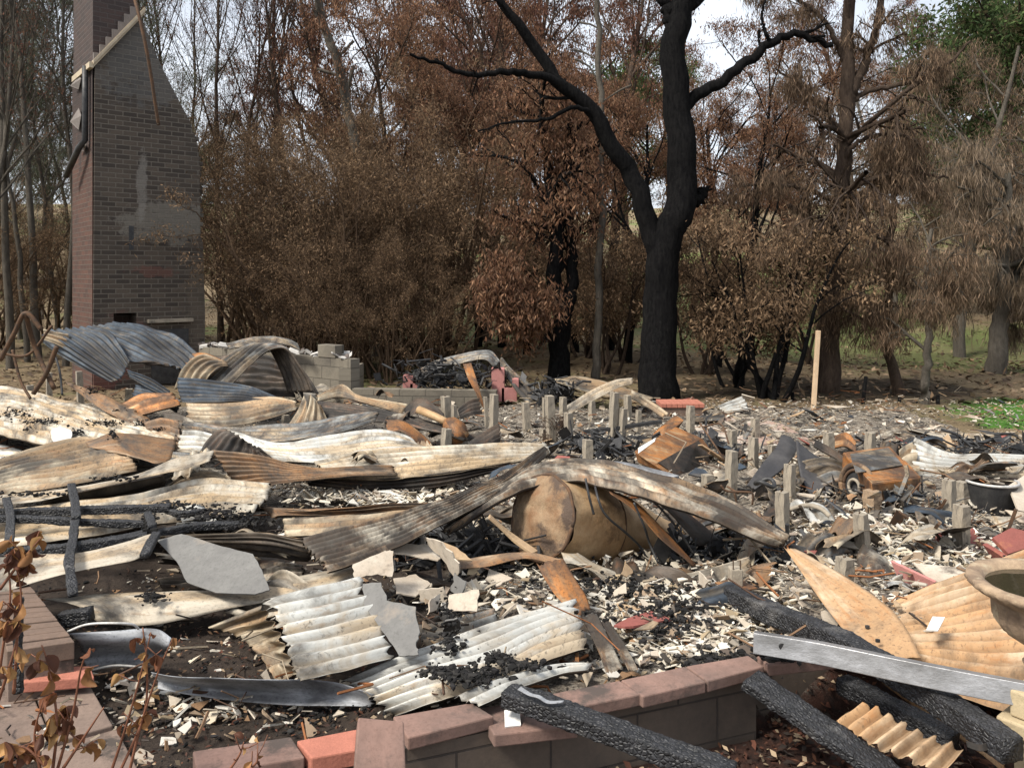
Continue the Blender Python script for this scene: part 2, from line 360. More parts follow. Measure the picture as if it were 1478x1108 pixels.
ash.f = [(j*nx+i, j*nx+i+1, (j+1)*nx+i+1, (j+1)*nx+i) for j in range(len(ya)-1) for i in range(nx-1) if not edge_(xa[i], ya[j])]
k = NM('ash_and_char', .95, 0, .15); v = k.map()
n1 = k.noise(v, 1.6, 8, .7, .3); n2 = k.noise(v, 14, 8, .8); n3 = k.noise(v, 50, 4, .8)
c = k.mix(k.ramp(n1, .44, .62), (.035,.03,.027), (.20,.165,.13))
c = k.mix(k.math('MULTIPLY', k.ramp(n2, .46, .6), .85), c, (.42,.37,.30))
c = k.mix(k.ramp(n3, .5, .62), c, (.02,.018,.017))
sep = k.n('ShaderNodeSeparateXYZ'); k.l(k.tc.outputs['Object'], sep.inputs[0])
front = k.ramp(k.math('MULTIPLY', k.math('SUBTRACT', k.math('SUBTRACT', sep.outputs[1], k.math('MULTIPLY', sep.outputs[0], .36)), k.math('ADD', 3.05, k.math('MULTIPLY', n1, .4))), 6), 0, 1, (1,1,1,1), (0,0,0,1))
soil = k.math('MULTIPLY', k.ramp(k.math('ADD', k.math('MULTIPLY', sep.outputs[0], -.5), k.math('MULTIPLY', n1, .5)), .35, .5), k.ramp(k.math('DIVIDE', sep.outputs[1], 10), .60, .70, (1,1,1,1), (0,0,0,1)))  # dark soil at the front; further back it paints shade into hollows under sheets
c = k.mix(soil, c, k.mix(k.ramp(n2, .5, .7), (.045,.034,.027), (.016,.013,.012)))
c = k.mix(front, c, k.mix(k.ramp(n2, .45, .6), (.045,.022,.016), (.022,.015,.013)))
ash.build('ash_bed', k.out(c, k.math('ADD', n2, n3), .02, .8), smooth=True, kind='structure')

# ------------------------------------------------------------------ trees
def rvec(rng): 
    v_ = rng.normal(size=3); return v_ / np.linalg.norm(v_)
def limb(rng, p0, d, L, r0, r1, n=8, wob=.12, up=0.0):
    pts = [np.array(p0, float)]; d = np.array(d, float); d /= np.linalg.norm(d)
    for i in range(n):
        d = d + rng.normal(size=3) * wob + np.array((0, 0, up)); d /= np.linalg.norm(d); pts.append(pts[-1] + d * L / n)
    return np.array(pts), np.linspace(r0, r1, n+1)
def children(rng, lst, num, t0, lf, ang, rf=.5, n=6, wob=.15, up=0.02, minr=.004):
    out = []
    for pts, rad in lst:
        L = np.sum(np.linalg.norm(np.diff(pts, axis=0), axis=1))
        for _ in range(num):
            t = t0 + (1 - t0) * rng.random() ** .8; i = min(int(t * (len(pts)-1)), len(pts)-2); f = t*(len(pts)-1) - i
            p = pts[i] * (1-f) + pts[i+1] * f; d = pts[i+1] - pts[i]; d /= np.linalg.norm(d)
            a = rvec(rng); a -= a.dot(d) * d; a /= np.linalg.norm(a); th = R(ang) * (.7 + .6 * rng.random())
            out.append(limb(rng, p, d * math.cos(th) + a * math.sin(th), L * lf * (.6 + .7*rng.random()) * (1.15 - .5*t), max(minr, rad[i]*rf), max(minr*.5, rad[-1]*.5), n, wob, up))
    return out
def wood_mesh(name, levels, sides=(8, 5, 3, 3)):
    mb = MB()
    for L, s in zip(levels, sides):
        for pts, rad in L: mb.tube(pts, rad, s, cap=False)
    return mb.mesh(name, True)
def leaf_mesh(name, rng, twigs, n, spread, ln, wd, cols, droop=.7, up=0.0, zmin=None):
    T = np.concatenate([np.concatenate([p[:-1] + (p[1:]-p[:-1]) * q for q in (.0, .33, .66)]) for p, _ in twigs])
    clump = rng.random(len(T)) ** 1.5 + .05; clump /= clump.sum()
    idx = rng.choice(len(T), n, p=clump); c = T[idx] + rng.normal(size=(n, 3)) * spread * np.array((1, 1, .8))
    if zmin is not None: c = c[c[:, 2] > zmin]; idx = idx[:len(c)]; n = len(c)
    d = rng.normal(size=(n, 3)); d /= np.linalg.norm(d, axis=1)[:, None]; d = d*(1-droop) + np.array((0, 0, -1)) * droop; d /= np.linalg.norm(d, axis=1)[:, None]
    s = np.cross(d, rng.normal(size=(n, 3))); s /= np.linalg.norm(s, axis=1)[:, None]
    L = ln * (.6 + .8*rng.random(n))[:, None]; Wd = wd * (.6 + .8*rng.random(n))[:, None]
    V = np.stack([c, c + d*L*.45 + s*Wd*.5, c + d*L, c + d*L*.45 - s*Wd*.5], axis=1)
    ci = rng.integers(0, len(cols), n); base = np.array(cols)[ci]
    tw = (rng.random(len(T)) * 1.0 + .45)[idx] if n else 1        # each spray has its own scorch tone
    return quads_mesh(name, V, base * 1.0 * tw[:, None] * (.8 + .4*rng.random(n))[:, None])

BR = [(.215,.11,.062), (.165,.083,.048), (.27,.155,.09), (.12,.062,.04), (.2,.122,.078)]
BRd = [(.16,.075,.05), (.12,.055,.04), (.20,.10,.06), (.08,.042,.032)]
OC = [(.22,.142,.083), (.165,.105,.062), (.28,.185,.11), (.13,.088,.055)]
GY = [(.21,.14,.09), (.165,.11,.072), (.26,.18,.12), (.12,.085,.055)]
GR = [(.06,.10,.03), (.05,.08,.03), (.09,.13,.045), (.1,.09,.045)]
GG = [(.10,.115,.07), (.08,.09,.06), (.13,.13,.09), (.10,.08,.06)]
TPL = {}
def template(key, seed, kind):
    rng = np.random.default_rng(seed); z = np.zeros(3)
    if kind == 'gum':        # tall scorched gum, drooping clumps
        t = [limb(rng, z, (0, 0, 1), 9.5, .2, .04, 12, .07, .05)]
        a = children(rng, t, 13, .28, .42, 42, .5, 8, .13, .05); b = children(rng, a, 6, .3, .45, 45, .5, 5, .2); c_ = children(rng, b, 4, .3, .5, 45, .5, 3, .2)
        lv = (t, a, b, c_); lm = (15000, .16, .12, .03, BR, .55)
    elif kind == 'gumd':
        t = [limb(rng, z, (.05, 0, 1), 12, .22, .05, 12, .06, .05)]
        a = children(rng, t, 14, .35, .36, 35, .5, 8, .13, .07); b = children(rng, a, 6, .3, .45, 45, .5, 5, .2); c_ = children(rng, b, 4, .3, .5, 45, .5, 3, .2)
        lv = (t, a, b, c_); lm = (15000, .15, .13, .03, BRd, .7)
    elif kind == 'bush':     # dry leaning thicket
        t = [limb(rng, rng.normal(size=3)*(.35,.35,0), (rng.normal()*.28, rng.normal()*.28, 1), 4.2 + 2.2*rng.random(), .055, .015, 10, .08, .03) for _ in range(9)]
        a = children(rng, t, 8, .12, .42, 38, .5, 6, .14, .03); b = children(rng, a, 6, .2, .5, 40, .5, 4, .2); c_ = children(rng, b, 4, .2, .6, 40, .6, 3, .2, minr=.003)
        lv = (t, a, b, c_); lm = (15000, .11, .10, .022, OC, .45)
    elif kind == 'leafbush': # low multi-stem with hanging brown leaves
        t = [limb(rng, rng.normal(size=3)*(.15,.15,0), (rng.normal()*.3, rng.normal()*.3, 1), 2.6 + 1.2*rng.random(), .05, .012, 9, .1, .03) for _ in range(7)]
        a = children(rng, t, 8, .25, .45, 45, .5, 5, .16); b = children(rng, a, 5, .2, .5, 45, .5, 4, .2)
        lv = (t, a, b); lm = (14000, .13, .085, .026, OC, .5)
    elif kind == 'bare':     # tall thin tree stripped of leaves
        t = [limb(rng, z, (0, 0, 1), 12, .10, .02, 14, .07, .05)]
        a = children(rng, t, 16, .3, .33, 26, .45, 7, .1, .08); b = children(rng, a, 6, .2, .5, 28, .5, 5, .14, .06); c_ = children(rng, b, 5, .2, .55, 30, .6, 3, .15, .05, minr=.005)
        lv = (t, a, b, c_); lm = (2500, .1, .1, .02, BRd, .5)
    elif kind == 'sheoak':   # grey-green wispy
        t = [limb(rng, z, (0, 0, 1), 10, .075, .018, 12, .1, .03)]
        a = children(rng, t, 16, .2, .36, 50, .45, 7, .12, .03); b = children(rng, a, 7, .2, .5, 45, .5, 5, .18); c_ = children(rng, b, 4, .2, .6, 40, .6, 3, .2)
        lv = (t, a, b, c_); lm = (20000, .15, .15, .016, GG, .5)
    elif kind == 'casu':     # drooping brown casuarina
        t = [limb(rng, z, (0, 0, 1), 8.5, .17, .04, 12, .05, .05)]
        a = children(rng, t, 15, .22, .40, 65, .45, 8, .12, -.02); b = children(rng, a, 7, .2, .45, 45, .5, 5, .18, -.04); c_ = children(rng, b, 5, .2, .6, 50, .6, 4, .2, -.1)
        lv = (t, a, b, c_); lm = (17000, .12, .15, .013, GY, .62, 0, 2.2)
    elif kind == 'green':
        t = [limb(rng, z, (0, 0, 1), 9, .2, .05, 12, .05, .05)]
        a = children(rng, t, 16, .15, .42, 50, .5, 7, .12, .03); b = children(rng, a, 7, .2, .5, 45, .5, 5, .18)
        lv = (t, a, b); lm = (26000, .28, .16, .06, GR, .4)
    wm = wood_mesh(key + '_wood', lv); fm = leaf_mesh(key + '_leaves', rng, lv[-1] + (lv[-2] if kind in ('bush', 'green') else []), *lm)
    return wm, fm
def tree(name, kind, px, d, h=1.0, rz=0, lean=0, wood='bkbrown', label='', group=None, cat='tree', crown=True, sy=1.0):
    seed = {'gum': (1, 2), 'gumd': (3, 4), 'bush': (5, 6, 7), 'leafbush': (8,), 'bare': (9, 10), 'sheoak': (11, 12), 'casu': (13, 14), 'green': (15,)}[kind]
    s = seed[int(px + d*3) % len(seed)]
    if s not in TPL: TPL[s] = template(kind, s, kind)
    wm, fm = TPL[s]; x = (px - W0/2) / F0 * d
    e = empty(name, (x, d, gz(x, d) - .05), rz, label=label, cat=cat, group=group); e.rotation_euler = (0, R(lean), rz); e.scale = (h*sy, h*sy, h)
    if not wm.materials: wm.materials.append(M[wood])
    t = link('trunk', wm, None, e)
    if t.material_slots and wm.materials[0] != M[wood]:
        t.material_slots[0].link = 'OBJECT'; t.material_slots[0].material = M[wood]
    if crown: link('crown', fm, M['leaf'], e)
    return e

rg = random.Random(5)
L_ = lambda *a, **k_: tree(*a, **k_)
# dry thicket behind the rubble, between the chimney and the big black tree
G1 = 'scorched thicket bushes behind the rubble'
spots = [(378,21.5,.85),(385,20,.8),(432,18.5,.85),(458,16.5,.72),(500,18,.92),(535,16.2,.7),(570,18,.95),(615,17,.8),(650,18.6,.9),(490,15.3,.42),(565,15.2,.42),(630,15.4,.4),(340,25,1.05),(440,23,1.0),(545,24,1.05),(640,23,.9),(425,17.5,.5),(462,15.6,.42)]
for i, (px, d, h) in enumerate(spots):
    L_('thicket_bush', 'bush', px, d, h, rg.random()*6, rg.uniform(-5, 5), 'twig', 'dense dry brown bush of fine twigs in the thicket behind the rubble', G1, 'bush')
G2 = 'brown scorched gums behind the thicket'
for i, (px, d, h) in enumerate([(600,20.5,.8),(560,26,.95),(640,26,1.0),(700,24,.95),(780,25,1.0),(880,27,1.05),(530,29,1.0),(745,30,1.15),(850,33,1.2),(640,34,1.15),(1000,27,.62),(1075,29,.6)]):
    L_('scorched_gum', ('gum', 'gumd')[i % 2], px, d, h, rg.random()*6, rg.uniform(-3, 3), 'bkbrown', 'tall gum tree with all its leaves scorched red-brown, behind the thicket', G2)
for i, (px, d, h) in enumerate([(905,18.5,.6),(880,21,.7),(830,20,.6),(725,21,.62),(790,24,.75),(690,21,.6),(1035,18,.58),(1080,17,.6),(1130,19,.62),(1060,24,.7),(760,19.5,.5)]):
    L_('scorched_sapling', 'gum', px, d, h, rg.random()*6, rg.uniform(-4, 4), 'bkblack', 'young scorched gum with hanging brown leaves near the black tree', 'scorched saplings round the big black tree')
G3 = 'bare blackened trees at the upper left'
for i, (px, d, h) in enumerate([(235,24,1.0),(262,28,1.1),(318,24,1.0),(345,28,1.1),(385,29,1.1),(425,27,1.1),(470,31,1.1),(275,33,1.1),(445,23,.9)]):
    L_('bare_tree', 'bare', px, d, h, rg.random()*6, rg.uniform(-4, 4), 'bkbrown', 'tall thin leafless tree blackened by the fire, right of the chimney', G3)
G4 = 'wispy grey-green trees left of the chimney'
for i, (px, d, h) in enumerate([(-40,19,1.0),(30,24,1.1),(85,22,.95),(110,28,1.1),(-10,30,1.2),(60,33,1.2),(225,30,1.0),(-90,25,1.1)]):
    L_('wispy_tree', 'sheoak', px, d, h, rg.random()*6, rg.uniform(-4, 4), 'bkgrey', 'wispy grey-green tree with thin branches standing left of the chimney', G4)
for i, (px, d, h) in enumerate([(15,17,.9),(55,18.5,.95),(95,17.5,.8),(40,18,.7),(-30,16,.8)]):
    L_('bare_tree', 'bare', px, d, h, rg.random()*6, rg.uniform(-6, 6), 'bkgrey', 'thin grey leafless tree among the wispy trees left of the chimney', 'thin grey leafless trees by the chimney')
for i, (px, d, h) in enumerate([(5,20,.6),(60,22,.65),(-40,18,.6),(110,23,.6)]):
    L_('undergrowth_bush', 'bush', px, d, h, rg.random()*6, 0, 'twig', 'dull brown undergrowth bush left of the chimney', 'undergrowth bushes left of the chimney', 'bush')
G5 = 'drooping brown casuarinas on the right'
for i, (px, d, h) in enumerate([(1385,22,1.0),(1290,26,.95),(1455,27,1.0),(1240,31,1.1),(1520,21,1.0),(1150,29,.9),(1350,33,1.15)]):
    L_('drooping_casuarina', 'casu', px, d, h, rg.random()*6, rg.uniform(-3, 3), 'bkgrey', 'scorched casuarina with drooping grey-brown needles beyond the wreckage', G5)
for i, (px, d, h) in enumerate([(1455,27,1.15),(1500,32,1.3),(1400,38,1.3),(1560,30,1.2),(1445,45,1.5)]):
    L_('green_tree', 'green', px, d, h, rg.random()*6, 0, 'bkbrown', 'leafy green tree that escaped the fire at the far right', 'green trees at the far right')
for i in range(34):
    px = -150 + i*53 + rg.uniform(-20, 20); d = rg.uniform(42, 75)
    if px < 560 and i % 2 or 990 < px < 1130: continue
    kd = rg.choice(['sheoak', 'gum', 'gumd', 'green', 'sheoak'] if px < 600 else ['gum', 'gumd', 'green', 'casu', 'sheoak'])
    L_('distant_tree', kd, px, d, rg.uniform(1.0, 1.5) if px > 600 else .85, rg.random()*6, 0, 'bkbrown', 'hazy distant tree on the rise far behind the wreckage', 'distant trees on the rise')
for i_, (px, d, h) in enumerate([(878,16.6,.8),(905,19,1.0),(845,19,.9),(1020,16.5,.8),(1175,19,.9),(760,21,.9)]):
    L_('understorey_shrub', 'leafbush', px, d, h, i_*1.7, 0, 'bkbrown', 'low scorched shrub filling the gap between the trunks behind the stumps', 'low scorched shrubs between the trunks', 'shrub')
L_('shrub', 'leafbush', 1112, 13.2, .95, 1.2, 0, 'bkblack', 'multi-stemmed shrub with hanging brown leaves between the black tree and the pale pole', None, 'shrub')
L_('shrub', 'leafbush', 1060, 14.5, .8, 3.2, 0, 'bkblack', 'rounder brown-leaved shrub right beside the big black trunk', None, 'shrub')

def custom_tree(name, limbs, label, wood, rng, kids=None, leaves=None, root=None, sides=12):
    """limbs: list of ([(px, py, depth)...], r0, r1); kids: per-level child settings; leaves: leaf_mesh arguments"""
    main = []
    for pts, r0, r1 in limbs:
        q = path(pts, 28); n = len(q)
        q[1:-1] += rng.normal(size=(n-2, 3)) * min(r0, .08) * .25
        main.append((q, np.linspace(r0, r1, n) ** 1.0))
    o = main[0][0][0].copy(); o[2] = gz(o[0], o[1])
    b = main[0]; b[0][0][2] = o[2] - .2
    b[1][:4] *= np.array([1.22, 1.12, 1.05, 1.02])
    sh = [(p - o, r) for p, r in main]; lv = [sh]; ss = [sides]
    for kd in (kids or []):
        src = lv[-1][kd.get('skip', 0):] if kd.get('skip') else lv[-1]
        kk = {a: b_ for a, b_ in kd.items() if a != 'skip'}; lv.append(children(rng, src, **kk)); ss.append(max(3, 6 - len(lv)))
    e = empty(name, o, label=label, cat='tree')
    wm = wood_mesh(name + '_wood', lv, ss); link('trunk', wm, M[wood], e)
    if leaves: link('crown', leaf_mesh(name + '_leaves', rng, lv[-1], *leaves), M['leaf'], e)
    return e
rng = np.random.default_rng(77)
D = 13.0
custom_tree('charred_tree', [
    ([(950,590,D),(951,520,D),(955,420,D),(962,345,D),(985,280,D),(984,200,D),(974,130,D),(974,40,D),(990,-10,D),(1010,-70,D)], .315, .175),
    ([(952,372,D),(938,330,D),(930,300,D),(912,255,D),(880,200,D-.1),(855,160,D-.2),(820,130,D-.3),(790,95,D-.3),(755,45,D-.4),(722,0,D-.5),(700,-50,D-.5)], .19, .05),
    ([(985,262,D),(1000,288,D+.1),(1016,278,D+.2)], .13, .10),
    ([(984,160,D),(1000,142,D),(1040,120,D),(1080,85,D),(1120,58,D),(1150,48,D),(1180,60,D),(1202,64,D)], .11, .045),
    ([(828,138,D-.3),(790,112,D-.5),(740,105,D-.8),(690,108,D-1),(640,95,D-1.2),(592,78,D-1.4)], .075, .02),
    ([(862,168,D-.2),(830,155,D-.4),(790,172,D-.6),(740,175,D-.8),(690,190,D-1)], .045, .012),
    ([(1112,62,D),(1104,45,D-.1),(1100,20,D-.1),(1108,-10,D-.1)], .035, .015),
    ([(974,60,D),(965,20,D),(948,-20,D)], .12, .08), ([(985,20,D),(1010,0,D),(1040,-30,D)], .08, .05)],
    'huge tree charred jet black from root to branches, standing just behind the rubble', 'bkblack', rng,
    [dict(num=4, t0=.5, lf=.16, ang=40, rf=.3, skip=1, wob=.2), dict(num=3, t0=.3, lf=.5, ang=40, rf=.5)])
D = 15.2
custom_tree('charred_tree', [
    ([(806,560,D),(808,500,D),(812,450,D),(800,400,D),(803,340,D),(795,270,D),(785,200,D),(778,120,D)], .21, .06),
    ([(810,470,D),(826,400,D+.1),(822,330,D+.1),(815,250,D+.1),(822,180,D)], .14, .05),
    ([(806,500,D),(790,465,D-.3),(760,445,D-.6),(720,430,D-.9)], .06, .02), ([(808,490,D),(770,460,D-.4),(745,435,D-.6),(730,410,D-.8)], .06, .02)],
    'forked blackened tree with scorched brown leaves left of the huge black tree', 'bkblack', rng,
    [dict(num=9, t0=.25, lf=.3, ang=45, rf=.4), dict(num=7, t0=.2, lf=.45, ang=45), dict(num=4, t0=.2, lf=.5, ang=45)], (22000, .18, .11, .028, BR, .55))
D = 14.0
custom_tree('casuarina_tree', [
    ([(1190,604,D),(1198,520,D),(1200,430,D),(1212,350,D),(1215,260,D),(1222,150,D),(1224,60,D),(1228,-40,D)], .20, .09),
    ([(1222,150,D),(1240,110,D),(1262,50,D),(1275,-30,D)], .10, .05),
    ([(1214,260,D),(1228,215,D-.2),(1262,195,D-.4),(1300,195,D-.6),(1330,210,D-.8)], .05, .02),
    ([(1212,290,D),(1250,262,D-.2),(1310,250,D-.5),(1368,257,D-.8)], .055, .02),
    ([(1210,300,D),(1240,285,D+.2),(1285,240,D+.3),(1300,220,D+.4)], .06, .02),
    ([(1205,290,D),(1160,272,D-.2),(1110,265,D-.4),(1070,268,D-.6)], .045, .02),
    ([(1208,350,D),(1245,345,D-.3),(1270,370,D-.6),(1285,420,D-.8),(1288,470,D-.9)], .05, .018),
    ([(1200,335,D),(1160,335,D-.5),(1125,350,D-.8),(1112,390,D-1)], .045, .018),
    ([(1225,150,D),(1260,130,D),(1310,120,D-.2),(1370,90,D-.4),(1400,60,D-.5)], .05, .02),
    ([(1220,90,D),(1190,30,D-.2),(1150,0,D-.4),(1100,-20,D-.6)], .05, .02),
    ([(1196,440,D),(1230,425,D-.2),(1260,430,D-.4)], .06, .04), ([(1220,200,D),(1190,160,D-.2),(1150,120,D-.4),(1120,100,D-.5)], .05, .015)],
    'tall casuarina with rusty drooping foliage standing right behind the pale pole', 'bkbrown', rng,
    [dict(num=8, t0=.25, lf=.24, ang=50, rf=.4, up=-.03), dict(num=6, t0=.2, lf=.5, ang=45, up=-.12), dict(num=5, t0=.2, lf=.6, ang=45, up=-.14)], (26000, .10, .14, .012, GY, .65))
D = 19
custom_tree('leaning_dead_tree', [
    ([(548,520,D+1),(545,400,D+1),(537,285,D+.5),(522,240,D),(500,150,D),(485,80,D-.5),(468,40,D-.5),(455,-20,D-1)], .16, .09),
    ([(485,80,D-.5),(470,50,D-.6),(450,10,D-.8)], .05, .03)],
    'pale grey dead trunk leaning left above the thicket', 'bkgrey', rng, [dict(num=3, t0=.5, lf=.1, ang=40, rf=.3)])
D = 15.5
custom_tree('slender_tree', [([(861,560,D),(862,480,D),(866,380,D),(868,260,D),(866,140,D),(862,0,D)], .085, .05)],
    'slender pale straight trunk between the forked tree and the huge black tree', 'bkgrey', rng, [dict(num=6, t0=.5, lf=.1, ang=50, rf=.3)])
D = 12.6
custom_tree('small_tree', [([(1335,598,D),(1336,540,D),(1340,480,D),(1338,400,D),(1345,330,D)], .075, .03)],
    'small thin-trunked casuarina standing in the cleared ground right of the tall one', 'bkgrey', rng,
    [dict(num=10, t0=.35, lf=.4, ang=60, rf=.5, up=-.02), dict(num=6, t0=.2, lf=.5, ang=45, up=-.15), dict(num=4, t0=.2, lf=.6, ang=40, up=-.15)], (9000, .09, .13, .011, GY, .65))
D = 17
custom_tree('bushy_casuarina', [([(1435,560,D),(1440,500,D),(1448,430,D),(1450,330,D),(1455,250,D)], .22, .06), ([(1440,500,D),(1458,430,D),(1470,380,D)], .1, .05)],
    'pale-trunked casuarina with light brown drooping sprays at the right edge', 'bkgrey', rng,
    [dict(num=14, t0=.2, lf=.36, ang=65, rf=.5, up=-.02), dict(num=6, t0=.2, lf=.5, ang=45, up=-.12), dict(num=5, t0=.2, lf=.6, ang=40, up=-.15)],
    (24000, .09, .28, .014, [(.24,.18,.125), (.2,.15,.10), (.28,.21,.15)], .7))
D = 13.6
custom_tree('hanging_tree', [([(1300,570,D),(1284,500,D),(1282,400,D),(1290,300,D),(1310,200,D)], .09, .04)],
    'dark thin tree with hanging brown foliage just right of the tall casuarina', 'bkbrown', rng,
    [dict(num=12, t0=.15, lf=.25, ang=60, rf=.5, up=-.04), dict(num=6, t0=.2, lf=.5, ang=45, up=-.15), dict(num=5, t0=.2, lf=.6, ang=40, up=-.15)], (11000, .10, .15, .012, GY, .7))
# fallen log behind, on the left
mb = MB(); mb.tube(path([(-60,398,24),(20,404,24),(110,412,23)], 10), .16, 8); o = mb.build('fallen_log', M['bkgrey'], smooth=True, label='grey fallen log lying behind the chimney on the left', cat='log')
# ------------------------------------------------------------------ builders for the wreckage
def sheet(name, label, rows, mat, nc=8, amp=.009, nu=56, dent=.012, torn=.02, seed=0, cat='metal sheet', group=None, raw=None, parent=None, thick=.0022, under='under'):
    """a bent metal sheet: rows are curves along the ribs, nc = ribs across (0 = plain)"""
    rr = [np.array(q_, float) for q_ in raw] if raw else [np.array([P(*p) for p in r]) for r in rows]
    nv = max(nc * 9, 14) + 1
    A = np.array([catmull(r, 90) for r in rr])
    rs = np.random.default_rng(seed + int(abs(A[0, 0, 0]) * 1000))
    off = Vector(rs.random(3) * 50)
    B = np.array([catmull(A[:, i], nv) for i in range(90)])          # (90, nv, 3)
    Lu = np.mean(np.linalg.norm(np.diff(B, axis=0), axis=2).sum(0)); Lv = np.mean(np.linalg.norm(np.diff(B, axis=1), axis=2).sum(1))
    nu = int(min(150, max(24, Lu / .03)))
    u = np.linspace(0, 1, nu); v = np.linspace(0, 1, nv)
    # ragged ends
    e0 = np.array([mn.noise(Vector((j*.23, off.x, 0))) + .6*mn.noise(Vector((j*.7, off.y, 0))) for j in range(nv)]) * torn / max(Lu, .1) * 2
    e1 = np.array([mn.noise(Vector((j*.23, off.z, 9))) + .6*mn.noise(Vector((j*.7, off.x, 9))) for j in range(nv)]) * torn / max(Lu, .1) * 2
    G = np.zeros((nu, nv, 3))
    for j in range(nv):
        uu = np.clip(abs(e0[j]) + u * (1 - abs(e0[j]) - abs(e1[j])), 0, 1) * 89
        i0 = np.minimum(uu.astype(int), 88); f = (uu - i0)[:, None]
        G[:, j] = B[i0, j] * (1 - f) + B[i0 + 1, j] * f
    du = np.gradient(G, axis=0); dv = np.gradient(G, axis=1); N = np.cross(du, dv); N /= (np.linalg.norm(N, axis=2)[:, :, None] + 1e-9)
    if N[:, :, 2].mean() < 0: N = -N
    disp = np.zeros((nu, nv))
    if nc: disp += max(amp * 1.2, min(.032, .18 * Lv / nc)) * np.sin(v * nc * 2 * math.pi)[None, :] * (1 + .35*np.array([[mn.noise(Vector((i*.09, j*.05, off.x))) for j in range(nv)] for i in range(nu)]))
    for i in range(nu):
        for j in range(nv):
            p = Vector((u[i]*Lu*2.2, v[j]*Lv*3.5, 0)) + off
            disp[i, j] += dent * (mn.noise(p) * 1.3 + .4 * mn.noise(p * 3.1) + 1.0 * (.3 - abs(mn.noise(p * .8 + Vector((7, 2, 3))))) + .5 * (.3 - abs(mn.noise(Vector((p.x*2.2 + p.y*.6, p.y*.5, 5))))))
    G = G + N * disp[:, :, None]
    vs_ = G.reshape(-1, 3); fs = [(i*nv+j, i*nv+j+1, (i+1)*nv+j+1, (i+1)*nv+j) for i in range(nu-1) for j in range(nv-1)]
    me = bpy.data.meshes.new(name); me.from_pydata(vs_.tolist(), [], fs)
    uvl = me.uv_layers.new(name='UVMap'); li = np.zeros(len(me.loops), np.int32); me.loops.foreach_get('vertex_index', li)
    ju, jv = li // nv, li % nv; uv = np.stack([u[ju]*Lu, v[jv]*Lv], 1).astype(np.float32); uvl.data.foreach_set('uv', uv.ravel())
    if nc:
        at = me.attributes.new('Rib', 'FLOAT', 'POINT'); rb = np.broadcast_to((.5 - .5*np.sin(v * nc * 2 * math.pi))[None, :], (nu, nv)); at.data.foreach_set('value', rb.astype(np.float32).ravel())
    me.shade_smooth()
    if float(np.cross(dv, du)[:, :, 2].mean()) < 0: me.flip_normals()
    o = link(name, me, [M[mat], M[under]], parent, label=label, cat=cat, group=group)
    s_ = o.modifiers.new('thickness', 'SOLIDIFY'); s_.thickness = thick; s_.offset = -1; s_.material_offset = 1; s_.material_offset_rim = 0
    return o

def plate(name, label, pts, anch, mat, thick=.006, cat='board', parent=None, group=None, name_mat=None, bevel=.0008, jag=0):
    a, b, c = [P(*q) for q in anch]; n = np.cross(b - a, c - a); n /= np.linalg.norm(n)
    if n[2] < 0: n = -n
    o = np.array((0, 0, CAMZ)); out = []
    if jag:
        rs = random.Random(len(pts) + int(pts[0][0])); q = []
        for i in range(len(pts)):
            p0, p1 = pts[i], pts[(i+1) % len(pts)]; m_ = 4
            for t in range(m_): q.append((p0[0] + (p1[0]-p0[0])*t/m_ + (rs.uniform(-jag, jag) if t else 0), p0[1] + (p1[1]-p0[1])*t/m_ + (rs.uniform(-jag, jag)*.6 if t else 0)))
        pts = q
    for x, y in pts:
        r = np.array(((x - W0/2) / F0, 1, -(y - YH) / F0)); t = (a - o).dot(n) / r.dot(n); out.append(o + r * t)
    mb = MB(); mb.prism(out, -n * thick); return mb.build(name, mat if not isinstance(mat, str) else M[mat], parent, bevel=bevel, label=label, cat=None if parent else cat, group=group)

def bar(name, label, pts, wd, ht, mat, n=40, cat='beam', parent=None, group=None, rough=.0, roll=0, ns=4, taper=1, r=.2, bulge=1.0):
    """a bar swept along pixel points, rectangular section wd x ht, with a cracked surface when rough > 0"""
    c = path(pts, n); t = np.gradient(c, axis=0); t /= np.linalg.norm(t, axis=1)[:, None]
    up = np.array((0, 0, 1.0)); up = up if abs(t[0][2]) < .95 else np.array((0, 1.0, 0))
    a = np.cross(t, up); a /= np.linalg.norm(a, axis=1)[:, None]; b = np.cross(a, t)
    if roll: cr_, sr = math.cos(R(roll)), math.sin(R(roll)); a, b = a*cr_ + b*sr, b*cr_ - a*sr
    sec = []
    for s_, (x0, y0, x1, y1) in enumerate(((-1,-1,1,-1),(1,-1,1,1),(1,1,-1,1),(-1,1,-1,-1))):
        for q in range(ns): f = (q + .5*(ns > 1)) / ns; sec.append((x0 + (x1-x0)*f, y0 + (y1-y0)*f))
    if ns == 1: sec = [(-1,-1),(1,-1),(1,1),(-1,1)]
    m = len(sec); vs_ = []
    cells = 0
    for i in range(n):
        for j, (sx, sy) in enumerate(sec):
            p = c[i] + a[i]*sx*wd/2 + b[i]*sy*ht/2
            if rough:
                q = Vector(p); d_, _ = mn.voronoi(q * 30); k_ = min(.55, d_[1] - d_[0]) - .25 + .9*mn.noise(q * 7)
                p = p + (a[i]*sx + b[i]*sy) * rough * k_
            vs_.append(p)
    mb = MB(); mb.add(vs_, [(i*m+j, i*m+(j+1) % m, (i+1)*m+(j+1) % m, (i+1)*m+j) for i in range(n-1) for j in range(m)] + [tuple(range(m))[::-1], tuple(range((n-1)*m, n*m))])
    return mb.build(name, M[mat], parent, smooth=bool(rough), bevel=0 if rough else .003, label=label, cat=None if parent else cat, group=group)
